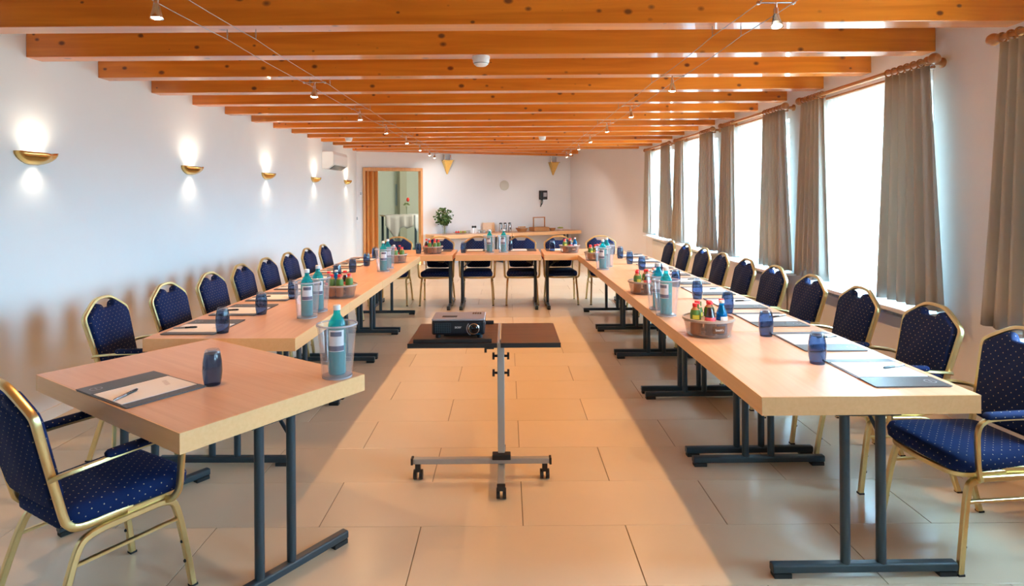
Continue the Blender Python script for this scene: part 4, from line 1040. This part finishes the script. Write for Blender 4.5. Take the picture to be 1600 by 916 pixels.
for (px, z, lab) in ((563.5, 1.58, 'small grey door opener switch left of the doorway'), (557.6, 1.05, 'white light switch beside the far left corner')):
    sw = thing('wall_switch', lab, 'switch', backm(px, z, 0.0), BANG)
    MB().box((0, -0.006, 0), (0.075, 0.012, 0.11)).build('plate', 'white_plastic', sw, bevel=0.003)
    MB().box((0, -0.014, 0.01), (0.03, 0.008, 0.06)).build('rocker', 'grey_metal', sw, bevel=0.002)

# ------------------------------------------------------------------ buffet along the end wall
BH, BDEP = 0.675, 0.60
bs0, bs1, bs2 = 0.0, 0.0, 0.0
def bf(px):
    """distance along the buffet front edge at photo column px"""
    o = Vector(LC) + BN * (BDEP + 0.03); u = (px - CX) / F
    return (u * o.y - o.x) / (BD.x - u * BD.y)
bs0, bs1, bs2 = bf(678), bf(800), bf(908)
for (a, b2, lab) in ((bs0, bs1 - 0.003, 'low beech buffet table against the end wall, left one with the plant'), (bs1 + 0.003, bs2, 'low beech buffet table against the end wall, right one with the baskets')):
    L = b2 - a; t = thing('buffet_table', lab, 'table', bwp((a + b2) / 2, 0.03 + BDEP / 2, 0), BANG, group='buffet tables')
    MB().box((0, 0, BH - 0.038), (L - 0.012, BDEP - 0.012, 0.075)).build('tabletop', 'table_top', t)
    eb = MB()
    for s in (-1, 1): eb.box((0, s * (BDEP / 2 - 0.003), BH - 0.039), (L, 0.006, 0.075)); eb.box((s * (L / 2 - 0.003), 0, BH - 0.039), (0.006, BDEP - 0.012, 0.075))
    eb.build('edge_band', 'beech', t)
    for s in (-1, 1):
        x = s * (L / 2 - 0.18)
        for q in (-1, 1): MB().tube([(x, 0.12 + q * 0.08, 0.045), (x, 0.12 + q * 0.08, BH - 0.075)], 0.019, 12).build('leg', 'table_leg', t, smooth=True)
        MB().box((x, 0.0, 0.025), (0.042, BDEP * 0.85, 0.05)).build('foot', 'table_leg', t, bevel=0.006)
def bt(px, off=0.33):
    o = Vector(LC) + BN * off; u = (px - CX) / F; s_ = (u * o.y - o.x) / (BD.x - u * BD.y)
    p = bwp(s_, off, BH); return p
pv = thing('potted_foliage', 'leafy green branches in a clear glass vase on the buffet', 'plant', bt(694))
MB().lathe([(0.001, 0.004), (0.05, 0.004), (0.055, 0.0), (0.058, 0.01), (0.045, 0.06), (0.055, 0.16), (0.075, 0.20), (0.071, 0.20), (0.05, 0.155), (0.041, 0.06), (0.05, 0.012)], 20).build('vase', 'clear_glass', pv, smooth=True)
st = MB(); fo = MB(); rnd = random.Random(3)
for k in range(15):
    a = rnd.uniform(0, 2 * PI); r = rnd.uniform(0.03, 0.19); top = Vector((r * math.cos(a), r * 0.7 * math.sin(a), rnd.uniform(0.27, 0.52)))
    path = cr([(0.02 * math.cos(a), 0.02 * math.sin(a), 0.02), (0.02 * math.cos(a), 0.02 * math.sin(a), 0.18), tuple(top)], 4)
    st.tube(path, 0.003, 5)
    for q in range(20):
        c = Vector(path[-1]) * (0.55 + 0.5 * rnd.random()) + Vector((rnd.gauss(0, 0.03), rnd.gauss(0, 0.03), rnd.gauss(0.04, 0.03)))
        c.z = max(c.z, 0.20)
        d1 = Vector((rnd.gauss(0, 1), rnd.gauss(0, 1), rnd.gauss(0, 0.6))).normalized(); d2 = d1.cross(Vector((rnd.gauss(0, 1), rnd.gauss(0, 1), rnd.gauss(0, 1)))).normalized(); n_ = d1.cross(d2)
        l_, w2 = rnd.uniform(0.06, 0.10), 0.027
        fo.add([c - d1 * l_ / 2, c - d2 * w2 + n_ * 0.004, c + d1 * l_ / 2, c + d2 * w2 + n_ * 0.004, c], [(0, 1, 4), (1, 2, 4), (2, 3, 4), (3, 0, 4)])
st.build('stem', 'leaf_pale', pv); f_ = fo.build('foliage', 'leaf', pv, fix=False); f_['kind'] = 'stuff'
def dish(name, label, cat, loc, r, h, mat):
    o = thing(name, label, cat, loc); MB().lathe([(0.001, 0.004), (r * 0.6, 0.004), (r * 0.62, 0.0), (r, h), (r - 0.004, h), (r * 0.58, 0.008), (0.001, 0.008)], 24).build('bowl', mat, o, smooth=True); return o
fp = dish('fruit_platter', 'shallow glass platter for fruit on the buffet beside the plant', 'platter', bt(719), 0.17, 0.035, 'clear_glass')
fl_ = [(-0.10, 'fruit_red', 'red apple'), (-0.045, 'fruit_red', 'red apple'), (0.01, 'fruit_green', 'green pear'), (0.06, 'fruit_brown', 'brown kiwi'), (0.11, 'fruit_green', 'green pear')]
for k, (dx, mt, nm) in enumerate(fl_):
    p = bwp(0, 0, 0); b0 = bt(719); q = Vector((BD.x, BD.y, 0)) * dx
    o = thing(nm.split()[1], '%s on the fruit platter, %s from the left' % (nm, ['first', 'second', 'third', 'fourth', 'fifth'][k]), 'fruit', b0 + q + Vector((0, 0, 0.012)), group='fruit on the platter')
    MB().ball((0, 0, 0.027), 0.026, 12, sz=1.0 if 'apple' in nm else 1.15).build('flesh', mt, o, smooth=True); MB().tube([(0, 0, 0.050), (0.004, 0, 0.066)], 0.002, 5).build('stem', 'fruit_brown', o)
for k, px in enumerate((738.5, 742.2)):
    o = thing('shaker', 'white shaker with dark top on the buffet, %s of two' % ('left', 'right')[k], 'shaker', bt(px, 0.30), group='white shakers')
    MB().lathe([(0.001, 0), (0.024, 0), (0.026, 0.005), (0.022, 0.10), (0.014, 0.12)], 14).build('body', 'white_plastic', o, smooth=True)
    MB().lathe([(0.012, 0.12), (0.026, 0.13), (0.027, 0.155), (0.018, 0.17), (0.001, 0.172)], 14).build('top', 'black_plastic', o, smooth=True)
for k, (px, r, h) in enumerate(((748, 0.03, 0.08), (751.5, 0.03, 0.08), (756, 0.035, 0.07), (762, 0.03, 0.08), (766, 0.03, 0.075), (733, 0.028, 0.07), (729.5, 0.028, 0.07))):
    o = thing('glass_jar', 'small clear glass jar on the buffet, %s from the plant' % ['third', 'fourth', 'fifth', 'sixth', 'seventh', 'second', 'first'][k], 'jar', bt(px, 0.26), group='glass jars on the buffet')
    MB().lathe([(0.001, 0.003), (r * 0.9, 0.003), (r, 0.0), (r, h), (r - 0.003, h), (r - 0.003, 0.006)], 16).build('glass', 'clear_glass', o, smooth=True)
    MB().cyl((0, 0, 0.004), r - 0.004, h * 0.5, 14).build('filling', 'linen' if k % 2 else 'label_white', o)
cbd = tag(MB().box((0, 0, 0), (0.30, 0.016, 0.22)).build('wooden_board', 'beech', bevel=0.004), 'wooden board leaning on the end wall behind the flasks', 'board')
cbd.location = bwp(bf(782) - 0.05, 0.075, BH + 0.112); cbd.rotation_euler = (math.radians(-8), 0, BANG)
for k, px in enumerate((782, 789, 796)):
    o = thing('vacuum_jug', 'steel vacuum jug on the buffet, %s of three' % ('left', 'middle', 'right')[k], 'jug', bt(px, 0.32), BANG - PI / 2, group='steel vacuum jugs')
    MB().lathe([(0.001, 0), (0.040, 0), (0.042, 0.01), (0.038, 0.13), (0.030, 0.17), (0.032, 0.20)], 20).build('body', 'steel', o, smooth=True)
    MB().lathe([(0.035, 0.198), (0.036, 0.212), (0.02, 0.222), (0.001, 0.224)], 18).build('lid', 'black_plastic', o, smooth=True)
    MB().tube(cr([(0.032, 0, 0.18), (0.068, 0, 0.175), (0.072, 0, 0.12), (0.040, 0, 0.07)]), 0.007, 8).build('handle', 'black_plastic', o, smooth=True)
bb = dish('bread_basket', 'wicker bread basket lined with cloth on the buffet', 'basket', bt(815), 0.15, 0.09, 'wicker')
MB().lathe([(0.001, 0.03), (0.11, 0.05), (0.146, 0.10), (0.138, 0.085), (0.10, 0.06)], 24).build('cloth_lining', 'linen_white', bb, smooth=True)
for k, (dx, mt) in enumerate(((-0.075, 'bread'), (-0.025, 'fruit_brown'), (0.025, 'bread'), (0.075, 'fruit_brown'))):
    q = bt(815) + Vector((BD.x, BD.y, 0)) * dx + Vector((0, 0, 0.062))
    o = thing('bread_roll', 'bread roll in the wicker basket, %s from the left' % ['first', 'second', 'third', 'fourth'][k], 'bread', q, group='bread rolls')
    MB().ball((0, 0, 0.035), 0.030, 12, sz=0.9).build('crust', mt, o, smooth=True)
ck = thing('handled_crate', 'wooden tray crate with tall square handle on the buffet', 'crate', bt(842), BANG)
hwd = 0.19
for s in (-1, 1):
    MB().box((s * 0.0, s * 0.13, 0.05), (0.40, 0.012, 0.09)).build('side_board', 'wicker', ck, bevel=0.002); MB().box((s * 0.194, 0, 0.05), (0.012, 0.248, 0.09)).build('end_board', 'wicker', ck, bevel=0.002)
    MB().box((s * 0.15, 0, 0.165), (0.022, 0.022, 0.30)).build('handle_post', 'rod_wood', ck, bevel=0.002)
MB().box((0, 0, 0.325), (0.322, 0.024, 0.022)).build('handle_bar', 'rod_wood', ck, bevel=0.002)
MB().box((0, 0, 0.006), (0.376, 0.248, 0.012)).build('bottom_board', 'wicker', ck)
sb = dish('salad_bowl', 'white bowl with green leaves at the right end of the buffet', 'bowl', bt(875), 0.085, 0.05, 'white_plastic')
lf = MB(); rnd = random.Random(5)
for k in range(14):
    a = rnd.uniform(0, 6.28); lf.ball((0.042 * math.cos(a), 0.042 * math.sin(a), 0.055 + 0.02 * rnd.random()), 0.02, 6, sx=1.5, sz=0.5)
lf.build('greens', 'fruit_green', sb)
wk = dish('cracker_basket', 'low wicker basket right of the handled crate on the buffet', 'basket', bt(862.5, 0.30), 0.085, 0.06, 'wicker')
